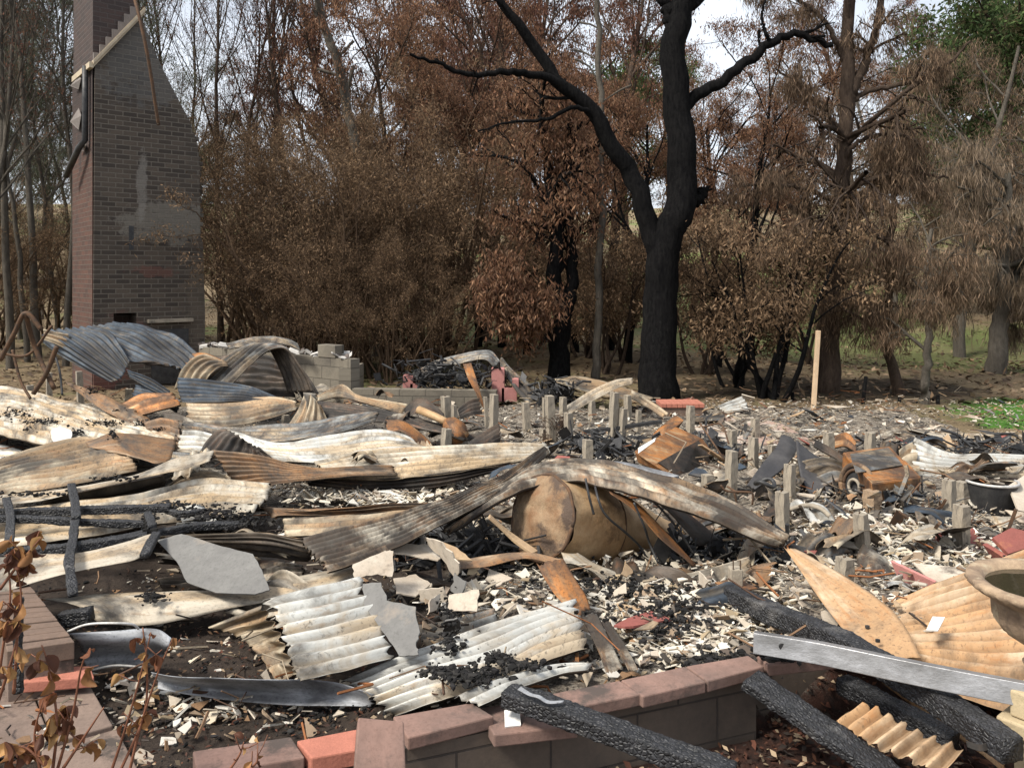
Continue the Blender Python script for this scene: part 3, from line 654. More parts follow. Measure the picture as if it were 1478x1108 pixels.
def beam(label, pts, wd, ht, roll=0, group=None, n=None, name='charred_beam', cat='charred beam'):
    L = np.linalg.norm(np.diff(np.array([P(*q) for q in pts]), axis=0), axis=1).sum()
    return bar(name, label, pts, wd, ht, 'char', n or int(min(260, max(30, L / .011))), cat, None, group, rough=.008 if wd > .06 else .006, roll=roll, ns=10 if wd > .06 else 6)
def rod(name, label, pts, rad, mat, cat='rod', parent=None, group=None, n=26, sides=7):
    mb = MB(); mb.tube(path(pts, n), rad, sides); return mb.build(name, M[mat], parent, smooth=True, label=label, cat=None if parent else cat, group=group)

# ------------------------------------------------------------------ chimney
TH = R(40); ca, sa = math.cos(TH), math.sin(TH)
C0 = P(135, 600, 14.0); C0[2] = -.1
fx = np.array((ca, sa, 0)); fy = np.array((-sa, ca, 0))     # along the face, into the chimney
def face_pt(x, y):
    r = (x - W0/2) / F0
    s_ = (r * C0[1] - C0[0]) / (ca - r * sa); d = C0[1] + s_ * sa
    return s_, CAMZ - (y - YH) * d / F0
TK = 1.62
M['brick_front'] = brick_mat('sooted_brick', (.048,.038,.031), (.10,.078,.06), (.14,.12,.097), .24, .086, .010, ((.032,.028,.026), .5, .5), patches=(
    (1.3, 3.0, .95, .42, (.20,.18,.15), .6), (.8, 3.7, .10, .7, (.22,.2,.175), .6), (.9, 5.9, 1.1, .8, (.13,.13,.125), .4), (1.0, 2.12, .4, .12, (.15,.06,.045), .5), (.5, .9, .5, .5, (.12,.06,.05), .5), (.2, .4, .4, .4, (.17,.06,.045), .6), (1.9, 1.5, .4, 1, (.15,.12,.09), .4)))
M['brick_side'] = brick_mat('red_side_brick', (.095,.045,.032), (.055,.031,.025), (.095,.072,.058), .24, .086, .009, ((.04,.032,.03), .5, .55), patches=((.8, 5.2, 2, 1.1, (.03,.025,.025), .75),))
M['brick_stack'] = brick_mat('dark_stack_brick', (.045,.034,.032), (.07,.046,.04), (.075,.06,.055), .24, .086, .012, ((.04,.034,.033), .5, .5))
pf = [face_pt(*q) for q in ((135,600),(137,92),(170,50),(199,14),(206,30),(222,72),(240,110),(258,145),(274,175),(285,210),(289,240),(289,340),(293,350),(296,440),(296,600))]
pf[0] = (0, -.2); pf[-1] = (pf[-2][0], -.2)
ch = empty('brick_chimney', tuple(C0), label='tall freestanding brick chimney left standing, sooted grey with a red side', cat='chimney')
def fp(s_, z, t=0): return np.array((0, 0, z - C0[2])) + fx*s_ + fy*t
def uvset(o, fn):
    me = o.data; uvl = me.uv_layers.get('UVMap') or me.uv_layers.new(name='UVMap')
    for p in me.polygons:
        for li in p.loop_indices: uvl.data[li].uv = fn(me.vertices[me.loops[li].vertex_index].co, p.normal)
def chim_uv(co, n):
    v = np.array(co)
    return (v.dot(fx), v[2] + C0[2]) if abs(np.array(n).dot(fx)) < .5 else (v.dot(fy), v[2] + C0[2])
# firebox opening near the base is cut by building the face in pieces round it
o1 = face_pt(164, 452); o2 = face_pt(197, 472)
fr = MB(); zt = o1[1]; zb = o2[1]
fr.prism([fp(*q) for q in [(0, zt)] + pf[1:-2] + [(pf[-2][0], zt)]], fy*TK)
fr.prism([fp(0, -.2), fp(0, zt-.0005), fp(o1[0], zt-.0005), fp(o1[0], -.2)], fy*TK)
fr.prism([fp(o2[0], -.2), fp(o2[0], zt-.0005), fp(pf[-2][0], zt-.0005), fp(pf[-2][0], -.2)], fy*TK)
fr.prism([fp(o1[0], -.2), fp(o1[0], zb), fp(o2[0], zb), fp(o2[0], -.2)], fy*TK)
fr.prism([fp(o1[0], zb, .5), fp(o1[0], zt-.001, .5), fp(o2[0], zt-.001, .5), fp(o2[0], zb, .5)], fy*.1)
o = fr.build('breast', M['brick_front'], ch); uvset(o, chim_uv)
sd = MB(); hz = pf[1][1]
sd.prism([fp(-.014, -.2, .03), fp(-.014, hz, .03), fp(-.014, hz, TK), fp(-.014, -.2, TK)], fx*.012)
o = sd.build('side_wall', M['brick_side'], ch); uvset(o, chim_uv)
st = MB(); base = [face_pt(137, 92)]; s1 = face_pt(197, 14)[0]
st.prism([fp(0, hz-.05, .05), fp(0, 8.6, .05), fp(s1+.02, 8.6, .05), fp(s1+.02, hz-.05, .05)], fy*(TK-.08))
o = st.build('stack', M['brick_stack'], ch); uvset(o, chim_uv)
M['render'] = simple_mat('grey_mortar_fillet', (.20,.175,.16), (.15,.13,.12), 8)
stp = MB()
for i in range(7):
    a0 = i / 7; s_a = s1 * a0; s_b = s1 * (i+1) / 7; ztop = hz + (face_pt(197, 14)[1] - hz) * (i + 1.25) / 7
    rz_ = lambda q: hz - .06 + (face_pt(199, 22)[1] - hz) * q / s1
    stp.prism([fp(s_a, rz_(s_a), -.012 + i*.0007), fp(s_b - .002, rz_(s_b), -.012 + i*.0007), fp(s_b - .002, ztop, -.012 + i*.0007), fp(s_a, ztop, -.012 + i*.0007)], fy*.07)
stp.build('stepped_fillet', M['render'], ch)
cv = MB(); zz = face_pt(201, 8)
def cbar(p0, p1, h_, t0, t1): cv.prism([p0, p1, p1 + np.array((0,0,h_)), p0 + np.array((0,0,h_))], (t1 - t0) * fy)
cbar(fp(-.03, hz - .10, -.10), fp(s1 + .12, face_pt(199, 22)[1] + .02, -.10), .13, -.1, .0)
cbar(fp(-.03, hz - .04, -.14), fp(s1 + .12, face_pt(199, 22)[1] + .06, -.14), .06, -.14, -.105)
M['timbertrim'] = simple_mat('pale_barge_board', (.50,.42,.30), (.38,.31,.23), 6, .85)
cv.prism([fp(-.09, hz-.10, -.1), fp(-.09, hz+.0, -.1), fp(-.09, hz+.0, TK*.8), fp(-.09, hz-.10, TK*.8)], fx*.07)
cv.build('raking_cap', M['timbertrim'], ch)
# rough stepped right shoulder: projecting broken bricks
bk = MB(); rs = random.Random(4)
for i in range(5, 12):
    (sa_, za), (sb_, zb_) = pf[i-1], pf[i]
    nstep = max(2, int(abs(za - zb_) / .086))
    for q in range(nstep):
        f = q / nstep; s_ = sa_ + (sb_ - sa_)*f; z = za + (zb_ - za)*f
        if rs.random() < .8: bk.box(fp(s_ - .02 + rs.uniform(0, .05), z - .04, .1 + rs.random()*.2), (fx, fy, (0,0,1)), (.075, .08, .036))
o = bk.build('broken_shoulder_brick', M['brick_front'], ch); uvset(o, chim_uv)
sl_ = MB(); a_ = face_pt(186, 326); b_ = face_pt(193, 361)
sl_.box(fp((a_[0]+b_[0])/2, (a_[1]+b_[1])/2, -.002), (fx, fy, (0,0,1)), (abs(b_[0]-a_[0])/2, .006, abs(a_[1]-b_[1])/2)); sl_.build('slot', M['black'], ch)
mt = MB(); a_ = face_pt(212, 461); b_ = face_pt(276, 467)
mt.box(fp((a_[0]+b_[0])/2, a_[1]-.03, -.06), (fx, fy, (0,0,1)), ((b_[0]-a_[0])/2, .07, .03)); mt.build('mantel', M['stump'], ch)
gt = MB(); a_ = face_pt(222, 472)
gt.box(fp((face_pt(222,480)[0]+face_pt(268,480)[0])/2, a_[1]-.55, -.012), (fx, fy, (0,0,1)), (.33, .02, .5)); gt.build('fireplace_panel', M['black'], ch)
# flashing and downpipe on the side
fl = MB(); pz = lambda y: CAMZ - (y - YH) * 14.3 / F0
fl.tube([fp(-.09, pz(100), .2), fp(-.09, pz(150), .2), fp(-.09, pz(205), .22), fp(-.16, pz(215), .35), fp(-.22, pz(250), 1.1)], .055, 8); fl.build('downpipe', M['black'], ch, smooth=True)
for (za, zb_, t_) in ((103, 123, .9), (150, 183, .9), (206, 218, .5)):
    q = MB(); q.prism([fp(-.05, pz(za), t_), fp(-.12, pz((za+zb_)/2), t_+.35), fp(-.06, pz(zb_), t_-.05), fp(-.09, pz((za+zb_)/2), t_-.4)], (-.006, 0, 0)); q.build('flashing_scrap', M['render'], ch)
rod('bent_pipe', 'long rust-brown rod dangling down the front of the chimney', [(193,-6,13.2),(200,20,13.1),(209,60,13.1),(218,110,13.2),(224,150,13.3),(229,181,13.4)], .028, 'rod', 'pipe')

# ------------------------------------------------------------------ block walls
M['block'] = brick_mat('grey_block_wall', (.165,.145,.115), (.20,.175,.135), (.10,.088,.07), .4, .2, .008, ((.06,.052,.045), .5, .75))
M['blockdark'] = brick_mat('dark_block_face', (.105,.08,.062), (.13,.10,.078), (.05,.04,.034), .39, .19, .005, ((.045,.036,.03), .44, .75))
def wall(name, label, a, b, z0, z1, th, mat, cat='block wall', parent=None):
    a = np.array(a, float); b = np.array(b, float); d = (b - a); L = np.linalg.norm(d); d /= L; n = np.array((-d[1], d[0]))
    mb = MB(); q = [np.array((*a, z0)), np.array((*b, z0)), np.array((*(b + n*th), z0)), np.array((*(a + n*th), z0))]
    mb.prism(q, (0, 0, z1 - z0)); o = mb.build(name, M[mat], parent, label=label, cat=None if parent else cat)
    D3 = np.array((d[0], d[1], 0)); uvset(o, lambda co, nn: (np.array(co).dot(D3) if abs(nn[2]) < .5 else np.array(co).dot(D3), co[2] if abs(nn[2]) < .5 else co[2] + np.array(co).dot((n[0], n[1], 0))))
    return o
a = P(287, 505, 14.6)[:2]; b = P(506, 519, 12.3)[:2]; c_ = P(525, 519, 13.1)[:2]
e = empty('foundation_wall', (0, 0, 0), label='grey concrete block wall with a broken stepped end, behind the arched sheet', cat='block wall')
wall('wall', None, a, b, -.1, .74, .19, 'block', parent=e)
wall('return_wall', None, b + (.003, .004), c_, -.1, .60, .19, 'block', parent=e)
mb = MB(); rs = random.Random(9); dd = (b - a) / np.linalg.norm(b - a)
for i in range(90):
    f = rs.random(); p = a + (b - a) * f; mb.box((p[0] + rs.uniform(-.03, .15), p[1] + .08 + rs.uniform(-.08, .08), .75 + rs.random()*.05), [rvec(rng) * .7 + np.eye(3)[q] for q in range(3)], (.03 + rs.random()*.05, .03, .015), (.5, .48, .45) if rs.random() < .6 else (.12, .1, .09))
mb.build('crumbled_top', M['rubble'], e)
mb = MB(); p = a + (b-a)*.88; mb.box((p[0], p[1]+.1, .74+.1), ((dd[0], dd[1], 0), (-dd[1], dd[0], 0), (0,0,1)), (.2, .095, .098)); o = mb.build('loose_block', M['block'], e, bevel=.006); uvset(o, lambda co, nn: (co[0]*.3, co[2]*.3))
a = P(508, 562, 12.2)[:2]; b = P(716, 560, 12.0)[:2]
wall('low_block_wall', 'low buff block wall running across below the burnt mound', a, b, -.2, .30, .19, 'block')
e = empty('pink_wall', tuple(P(716, 578, 12.4)), label='broken corner of a pink painted block wall right of the burnt mound', cat='block wall')
mb = MB(); o_ = np.array(e.location)
for (x, y0, y1, w_) in ((719, 531, 578, .10), (735, 558, 578, .12), (744, 546, 558, .05)):
    p0 = P(x, y1, 12.4) - o_; p1 = P(x, y0, 12.4) - o_; mb.box((p0 + p1)/2, np.eye(3), (w_, .12, abs(p1[2]-p0[2])/2), None)
mb.build('blockwork', M['pinkblock'], e, bevel=.005)
mb = MB()
for x, y0, y1 in ((590, 541, 560), (600, 552, 562)):
    p0 = P(x, y1, 12.6); p1 = P(x, y0, 12.6); mb.box((p0 + p1)/2, np.eye(3), (.08, .1, abs(p1[2]-p0[2])/2))
mb.build('pink_block_stub', M['pinkblock'], bevel=.005, label='small pink block stub at the left end of the burnt mound', cat='block')

# front retaining wall with coping blocks
n2 = np.array((-(WB-WA)[1], (WB-WA)[0])) / np.linalg.norm(WB-WA); dW = (WB-WA)/np.linalg.norm(WB-WA)
ins = n2 * .03
e = empty('retaining_wall', (WA[0], WA[1], 0), label='low dark block retaining wall under the coping blocks in the foreground', cat='retaining wall')
def wl(nm, a, b, z0, z1, th=.14):
    o = wall(nm, None, np.array(a) - np.array(e.location[:2]), np.array(b) - np.array(e.location[:2]), z0, z1, th, 'blockdark', parent=e); return o
wl('wall', WA - dW*.1 + ins, WB - dW*.02 + ins, -.2, .243)
K = P(1179, 948, .3)[:2] + np.array((.25, .12)); w2 = WB + ins
wl('return_wall', w2 + n2*.14 - dW*.02, w2 + n2*.14 + dW*.95, -.2, .240, .14)
WC = P(282, 1110, .3)[:2]
wl('left_wall', WC - (.5, .25), WA - dW*.12 + ins, -.2, .20)
GC = 'reddish coping blocks on the retaining wall'
def coping(name, label, pts, z, th, mat='coping', group=GC):
    q = [P(x, y, z) for x, y in pts]; mb = MB(); mb.prism(q, (0, 0, -th)); return mb.build(name, M[mat], bevel=.006, label=label, cat='coping block', group=group)
coping('coping_block', 'coping block at the far left of the foreground wall, beside the bright red one', [(278,1083),(420,1062),(440,1092),(285,1118)], .27, .06)
coping('coping_block', 'coping block where the wall meets the leaning block, upper course', [(567,1033),(681,1013),(713,1033),(589,1064)], .30, .05)
coping('coping_block', 'coping block set one step lower, with the white tile on it', [(690,1021),(806,1004),(834,1046),(713,1060)], .268, .05)
coping('coping_block', 'coping block just right of the charred beam lying on the wall', [(796,1000),(894,981),(926,1001),(837,1019)], .30, .05)
coping('coping_block', 'second coping block from the wall corner', [(896,980.5),(988,961),(1019,983),(928,1004.5)], .302, .05)
coping('coping_block', 'coping block at the right-hand corner of the wall, dusted with ash', [(990,960.5),(1080,945),(1103,961),(1021,982.5)], .301, .05)
coping('coping_block', 'coping block on the darker return wall under the silver channel', [(1092,944),(1170,933),(1222,948),(1107,960)], .298, .05)
coping('red_coping_block', 'bright orange-red coping block between the first coping and the leaning block', [(428,1068),(516,1051),(514,1082),(449,1093)], .275, .06, 'redblock', None)
plate('leaning_coping_block', 'coping block tipped on end and leaning against the wall in the foreground', [(517,1034),(583,1040),(586,1112),(511,1112)], [(517,1034,2.84),(583,1040,2.86),(586,1112,2.72)], 'coping', .05, 'coping block', bevel=.006)
# left brick wall
e = empty('brick_garden_wall', tuple(P(70, 930, .3)), label='low brick wall with a course of bricks on edge at the left foreground', cat='brick wall'); o_ = np.array(e.location)
M['garden'] = simple_mat('brown_garden_brick', (.17,.115,.085), (.115,.08,.062), 8, .9, bump=.005, spots=((.09,.07,.06), .62))
tl, tr, br_, bl = P(-10, 838, .34), P(38, 838, .34), P(108, 926, .34), P(10, 940, .34)
nb = 13; mb = MB()
for i in range(nb):
    f0, f1 = (i + .06)/nb, (i + .94)/nb; z_ = np.array((0, 0, .002*((i*7) % 3)))
    mb.prism([tl + (bl-tl)*f0 - o_ + z_, tr + (br_-tr)*f0 - o_ + z_, tr + (br_-tr)*f1 - o_ + z_, tl + (bl-tl)*f1 - o_ + z_], (0, 0, -.08))
mb.build('capping_brick', M['garden'], e, bevel=.004)
mb = MB(); mb.prism([tl - o_ - (0,0,.082), tr - o_ - (0.01,0,.082), br_ - o_ - (.01,-.01,.082), bl - o_ + (0,.01,-.082)], (0, 0, -.36)); mb.build('base', M['paver'], e)
o = coping('red_paving_brick', 'orange-red brick slab lying below the left brick wall', [(30,962),(130,960),(136,976),(33,984)], .20, .05, 'redblock', None); o['category'] = 'brick'
pg = 'pinkish concrete pavers in the left foreground'
for nm, pts, z in (('wide pinkish concrete paver below the red brick slab', [(48,990),(130,988),(163,1046),(80,1070)], .12), ('pinkish paver at the very bottom left, nearest the dead plant', [(60,1078),(168,1050),(200,1110),(60,1125)], .10), ('paver at the left frame edge below the brick wall', [(-20,1000),(44,992),(74,1066),(-20,1080)], .11)):
    o = coping('concrete_paver', nm, pts, z, .05, 'paver', pg); o['category'] = 'paver'
plate('stone_fragment', 'pale broken concrete flake beside the pavers', [(205,1075),(232,1078),(245,1090),(215,1100),(190,1092)], [(205,1075,.06),(245,1090,.05),(190,1092,.08)], 'palecement', .02, 'fragment')

# ------------------------------------------------------------------ concrete stumps
rs = random.Random(21)
stump_px = [(786,574,611,6),(796,571,604,14),(812,573,602,11),(822,595,644,13),(854,579,604,11),(883,566,611,13),(896,589,613,13),(907,570,606,11),(921,592,608,8),(848,635,664,15),(996,586,610,12),(784,619,640,11),(931,658,676,15),(1054,651,722,17),(1057,620,651,13),(1091,604,634,12),(1087,632,680,15),(1139,671,730,17),(1130,710,757,20),(1025,685,727,17),(1248,741,784,22),(1370,692,737,19),(1391,695,734,18),(1387,728,752,21),(1198,624,647,14),(1255,624,643,15),(1216,805,838,25),(1152,670,703,9),(1113,642,668,10),(641,619,643,15),(648,572,602,15),(712,569,616,13),(703,573,617,6),(761,581,624,12),(658,585,605,9),(647,677,699,17),(46,556,566,12),(117,536,560,11),(184,561,569,12),(411,599,615,12),(71,538,556,10),(452,608,622,12),(1300,706,735,14),(1340,640,660,12)]
mb = MB(); h_ = .5
rings = []
for i in range(9):
    for (sx, sy) in ((-1,-1),(1,-1),(1,1),(-1,1)):
        q = Vector((sx*3, sy*3, i*.6)); rings.append((sx*(h_ + .09*mn.noise(q)), sy*(h_ + .09*mn.noise(q + Vector((9,1,0)))), i/8 + (.02*mn.noise(q*2) if i == 8 else 0)))
mb.add(rings, [(i*4+j, i*4+(j+1) % 4, (i+1)*4+(j+1) % 4, (i+1)*4+j) for i in range(8) for j in range(4)] + [(3,2,1,0), (32,33,34,35)])
st_me = mb.mesh('concrete_stump'); st_me.materials.append(M['stump'])
mb = MB(); mb.tube([(.12,.1,.98),(.12,.1,1.06),(-.1,.05,1.09),(-.12,.02,.98)], .05, 5); st_rod = mb.mesh('tie_rod', True); st_rod.materials.append(M['rod'])
for i, (x, yt, yb, wd) in enumerate(stump_px):
    dd = F0 * .104 / wd if wd > 10 else F0 * .07 / wd
    dd = min(dd, F0 * 1.97 / (yb - YH)); ang = R(rs.choice([28, 35, 22, 40]))
    if yb < 660: dd = max(dd, F0 * (CAMZ - .3) / (yb - YH) * .97)
    p = P(x, yb, dd); wid = wd / F0 * dd / (math.cos(ang) + math.sin(ang)) * 1.02
    top = P(x, yt, dd)[2]; bot = min(p[2] - .05, .02)
    o = bpy.data.objects.new('concrete_stump', st_me); C.objects.link(o)
    o.location = (p[0], p[1], bot); o.scale = (wid, wid, top - bot); o.rotation_euler = (R(rs.uniform(-3, 3)), R(rs.uniform(-4, 4)), ang)
    tag(o, 'square grey concrete house stump standing in the rubble', 'stump', 'concrete house stumps in the rubble')
    if i % 3 != 1:
        r_ = bpy.data.objects.new('tie_rod', st_rod); C.objects.link(r_); r_.parent = o; r_.scale = (1, 1, .1/(top-bot)*1.0); r_.location = (0, 0, 1 - .1/(top-bot))
o = bpy.data.objects.new('rusty_stump', st_me.copy()); o.data.materials[0] = M['rustystump']; C.objects.link(o)
p = P(1259, 742, 6.6); o.location = (p[0], p[1], -.02); o.scale = (.105, .105, .26); o.rotation_euler = (0, 0, R(30)); tag(o, 'brown rust-stained stump in front of the overturned dryer', 'stump')
e = empty('capped_stump', tuple(P(1062, 880, .1)), label='stump with a rusty metal ant cap beside the top end of the charred beam', cat='stump'); o_ = np.array(e.location)
mb = MB(); mb.box((0, 0, .0), np.eye(3), (.05, .05, .13)); mb.build('post', M['stump'], e, bevel=.006)
mb = MB(); mb.box((0, 0, .14), (np.array((.9,.4,0)), np.array((-.4,.9,0)), np.array((0,0,1))), (.085, .085, .003)); mb.build('ant_cap', M['orange'], e)
mb = MB(); mb.box((0, .01, .19), np.eye(3), (.035, .035, .05)); mb.build('post_top', M['stump'], e, bevel=.006)
mb = MB(); mb.tube([(-.02,-.02,.2),(-.02,-.02,.29),(.02,-.02,.29),(.02,-.02,.2)], .004, 5); mb.build('tie_rod', M['rod'], e)
# ------------------------------------------------------------------ metal sheets
S = sheet
# back left pile
S('corrugated_sheet', 'blue-black corrugated sheet draped over the back pile below the chimney, its left half', [[(130,471,10.9),(160,480,10.8),(175,500,10.6),(188,521,10.4)],[(95,474,10.8),(130,490,10.6),(158,512,10.4),(182,534,10.3)],[(64,478,10.7),(95,496,10.5),(135,520,10.3),(176,547,10.1)],[(62,494,10.8),(85,512,10.6),(120,532,10.4),(160,552,10.2)]], 'blue', 9, .014)
S('corrugated_sheet', 'sooty sheet curling over the top of the back pile right under the fireplace', [[(185,467,11.5),(228,476,11.5),(264,492,11.4),(294,518,11.2)],[(150,469,11.2),(205,479,11.2),(242,505,11.1),(268,532,10.9)],[(128,473,11.0),(170,493,10.9),(214,514,10.8),(258,535,10.7)],[(133,492,10.7),(160,508,10.6),(186,521,10.5),(222,522,10.6)]], 'blue', 10, .015, dent=.03)
S('rusted_end_flap', 'buff rusted end flap at the left tip of the draped sheet', [[(62,475,10.6),(82,479,10.6),(100,482,10.6)],[(62,490,10.5),(82,497,10.5),(100,506,10.5)]], 'tan', 3, .01)
S('arched_sheet', 'corrugated sheet bent into a tall arch in front of the block wall', [[(282,552,10.9),(318,522,10.9),(362,497,10.8),(385,502,10.8),(402,532,10.7),(414,566,10.6)],[(306,555,10.6),(340,524,10.6),(376,498,10.5),(400,502,10.5),(420,530,10.4),(434,566,10.3)],[(332,557,10.3),(360,528,10.3),(390,503,10.2),(414,502,10.2),(435,530,10.1),(452,566,10)]], 'grey', 6, .013)
S('curled_sheet', 'rust-streaked curled sheet behind the left foot of the arch', [[(252,562,10.7),(264,532,10.7),(288,512,10.7),(322,522,10.7)],[(268,562,10.6),(280,536,10.6),(300,522,10.6),(326,524,10.6)],[(292,556,10.5),(304,540,10.5),(316,530,10.5),(330,528,10.5)]], 'tan', 4, .012)
S('flat_orange_sheet', 'orange sheet lying flat on the pile between the draped sheet and the arch', [[(266,514,11.2),(290,508,11.2),(322,520,11)],[(268,526,11),(292,520,11),(318,528,10.9)]], 'orange', 0)
S('corrugated_sheet', 'blue-black corrugated sheet lying low in front of the arch', [[(256,546,9.9),(310,549,9.9),(360,558,9.8),(400,575,9.7)],[(256,562,9.7),(310,566,9.7),(350,571,9.6),(394,579,9.6)],[(262,580,9.5),(310,580,9.5),(350,579,9.5),(384,581,9.5)]], 'blue', 6, .013)
S('bent_strip', 'narrow blue-black strip twisting down from the draped sheet', [[(182,533,10.2),(214,544,10.1),(248,566,10)],[(186,543,10.1),(214,560,10),(242,573,9.9)]], 'blue', 3, .01)
S('corrugated_sheet', 'mottled grey sheet lying below the arch, with a rust band at its left end', [[(268,578,9.6),(340,577,9.6),(400,573,9.6),(428,582,9.5)],[(268,594,9.3),(340,593,9.3),(390,586,9.3),(428,586,9.4)],[(270,613,9.1),(330,615,9.0),(390,603,9.1),(430,590,9.2)]], 'tan', 6, .011)
S('corrugated_sheet', 'long blue-grey sheet stretching right from the mottled one', [[(262,608,8.9),(330,616,8.8),(420,612,8.8),(500,600,8.8),(548,594,8.8)],[(262,620,8.7),(330,628,8.5),(410,632,8.4),(480,616,8.5),(546,600,8.6)],[(264,630,8.6),(330,640,8.4),(400,638,8.2),(480,626,8.3),(542,607,8.5)]], 'grey', 6, .012)
S('corrugated_sheet', 'short whitish sheet end peeping out above the dark fan-shaped sheet', [[(260,620,8.3),(290,622,8.3),(320,632,8.2)],[(254,650,8.0),(285,652,8.0),(312,652,8.0)]], 'white', 4, .012)
S('folded_sheet', 'tan sheet folded to a sharp peak left of centre at the back', [[(440,567,9.3),(430,590,9.2),(415,614,9.1)],[(450,570,9.2),(449,592,9.1),(444,612,9.0)],[(462,584,9.1),(468,596,9.1),(473,606,9.1)]], 'tan', 5, .008)
S('folded_sheet', 'upright buff flap of the sharply folded sheet', [[(438,566,9.15),(458,568,9.3)],[(441,590,9.1),(452,592,9.2)],[(444,608,9.0),(450,610,9.05)]], 'cream', 0)
S('corrugated_sheet', 'bright buff sheet crumpled at its peak, left of the low block wall', [[(458,571,10.1),(480,560,10.3),(494,556,10.4),(512,570,10.2),(560,580,10.1),(590,584,10)],[(458,578,9.8),(490,572,10),(520,580,9.9),(550,588,9.9),(580,598,9.8)]], 'tan', 5, .012)
S('corrugated_sheet', 'dark grey corrugated sheet sloping down under the crumpled buff one', [[(455,579,9.7),(520,586,9.6),(590,600,9.4),(650,618,9.2),(690,632,9)],[(462,590,9.4),(520,596,9.3),(580,608,9.1),(640,622,8.9),(680,634,8.8)],[(470,603,9.1),(530,606,9),(590,614,8.9),(640,626,8.7),(670,636,8.7)]], 'dark', 6, .012)
S('curved_sheet', 'smooth rust-brown curved flap above the long pale sheets', [[(556,606,8.5),(580,606,8.5),(605,620,8.4),(626,643,8.2)],[(558,622,8.3),(578,622,8.2),(594,632,8.1),(604,643,8.1)]], 'orange', 0)
S('curved_sheet', 'dark brown hooded flap over the rusty pipe', [[(582,592,9.5),(600,576,9.5),(616,576,9.4),(642,598,9.2)],[(590,602,9.3),(606,592,9.3),(620,592,9.2),(640,606,9.1)]], 'dark', 0)
S('corrugated_sheet', 'purple-brown corrugated piece standing up right of the rusty pipe', [[(672,642,8.5),(698,624,8.6),(722,610,8.7)],[(690,643,8.3),(706,634,8.4),(723,624,8.5)],[(704,644,8.2),(714,640,8.3),(724,637,8.4)]], 'dark', 4, .013, under='dark')
S('corrugated_sheet', 'small blackened corrugated piece behind the stump by the rusty pipe', [[(660,592,9.8),(678,578,9.9),(692,574,10)],[(664,606,9.6),(680,600,9.6),(697,597,9.7)]], 'dark', 4, .012)
# burnt mound at the back
S('curved_roof_sheet', 'curved grey sheet forming the roof of the burnt mound', [[(580,558,13.2),(612,530,13.2),(660,513,13.1),(708,508,13),(722,523,12.8)],[(578,562,12.6),(614,541,12.5),(660,526,12.66),(700,519,12.58),(714,530,12.58)]], 'grey', 4, .014)
S('bent_strip', 'rust-topped strip hanging down the front of the burnt mound', [[(668,524,12.1),(676,548,11.7),(692,580,11.3)],[(680,524,12.1),(688,548,11.7),(700,592,11.3)]], 'orange', 0)
S('leaning_sheet', 'dark grey sheet sloping down behind the pink wall corner', [[(722,515,12.8),(746,540,12.7),(788,570,12.5)],[(720,526,12.66),(740,556,12.2),(764,588,11.9)]], 'grey', 4, .012)
S('tan_sheet', 'broad tan sheet lying on wreckage left of the huge black trunk', [[(800,547,12.2),(832,542,12.58),(885,554,12.1),(944,574,11.9)],[(803,552,11.9),(836,562,11.8),(885,574,11.6),(930,584,11.5)]], 'tan', 0)
S('curved_strip', 'pale curved strip reaching up over the tan sheet', [[(812,590,11),(850,566,11.1),(885,550,11.2),(913,546,11.3)],[(822,597,10.8),(858,576,10.9),(890,560,11),(914,553,11.1)]], 'cream', 2, .01)
S('bent_strip', 'grey strip sloping down just left of the black trunk base', [[(910,562,11.5),(938,577,11.3),(966,598,11)],[(908,572,11.3),(934,588,11.1),(956,602,10.9)]], 'tan', 2, .008)
S('fascia_sheet', 'long tan fascia strip on the pink slab behind the stumps', [[(1038,592,11.4),(1100,602,11.2),(1182,620,10.9)],[(1062,602,11),(1112,614,10.8),(1168,628,10.6)]], 'cream', 0)
S('corrugated_sheet', 'short pale corrugated piece tipped up beside the pink slab', [[(1035,587,11.5),(1054,579,11.6),(1074,572,11.7)],[(1046,596,11.3),(1064,594,11.3),(1082,591,11.3)]], 'white', 4, .014)
S('corrugated_sheet', 'low light sheet lying at the foot of the tan fascia', [[(1095,632,10.2),(1130,620,10.4),(1186,622,10.3)],[(1100,644,9.9),(1140,638,10),(1190,636,9.9)]], 'white', 4, .013)
S('corrugated_sheet', 'whitish corrugated sheet lying level at the right edge', [[(1318,630,8.4),(1345,643,8.3),(1380,655,8.2),(1440,656,8.2),(1540,659,8.1)],[(1314,660,8.1),(1345,668,8.0),(1400,672,8),(1540,674,7.9)],[(1325,694,7.8),(1400,692,7.8),(1540,688,7.7)]], 'white', 7, .015)
S('crumpled_sheet', 'buff crumpled end folded against the level whitish sheet', [[(1296,650,8.2),(1310,640,8.3),(1322,636,8.3)],[(1302,675,8.0),(1314,668,8.0),(1326,668,8.0)],[(1312,694,7.9),(1320,694,7.9),(1328,692,7.9)]], 'tan', 3, .012)
S('tan_sheet', 'long tan sheet edge over dark wreckage at the far right', [[(1306,615,9.9),(1360,623,9.9),(1420,627,9.8),(1464,631,9.7)],[(1312,620,9.6),(1368,632,9.5),(1420,641,9.4),(1450,644,9.3)]], 'cream', 0)
S('dark_sheet', 'blackened curved sheet under the tan edge at the far right', [[(1360,628,9.7),(1420,640,9.6),(1478,642,9.5)],[(1364,650,9.3),(1420,664,9.1),(1478,660,9.1)]], 'dark', 0)
S('corrugated_sheet', 'brownish ribbed sheet behind the dryer', [[(1234,640,9.8),(1270,624,9.9),(1312,616,10),(1352,626,9.8)],[(1242,650,9.5),(1276,640,9.5),(1318,634,9.5),(1352,644,9.4)]], 'mott', 5, .013)
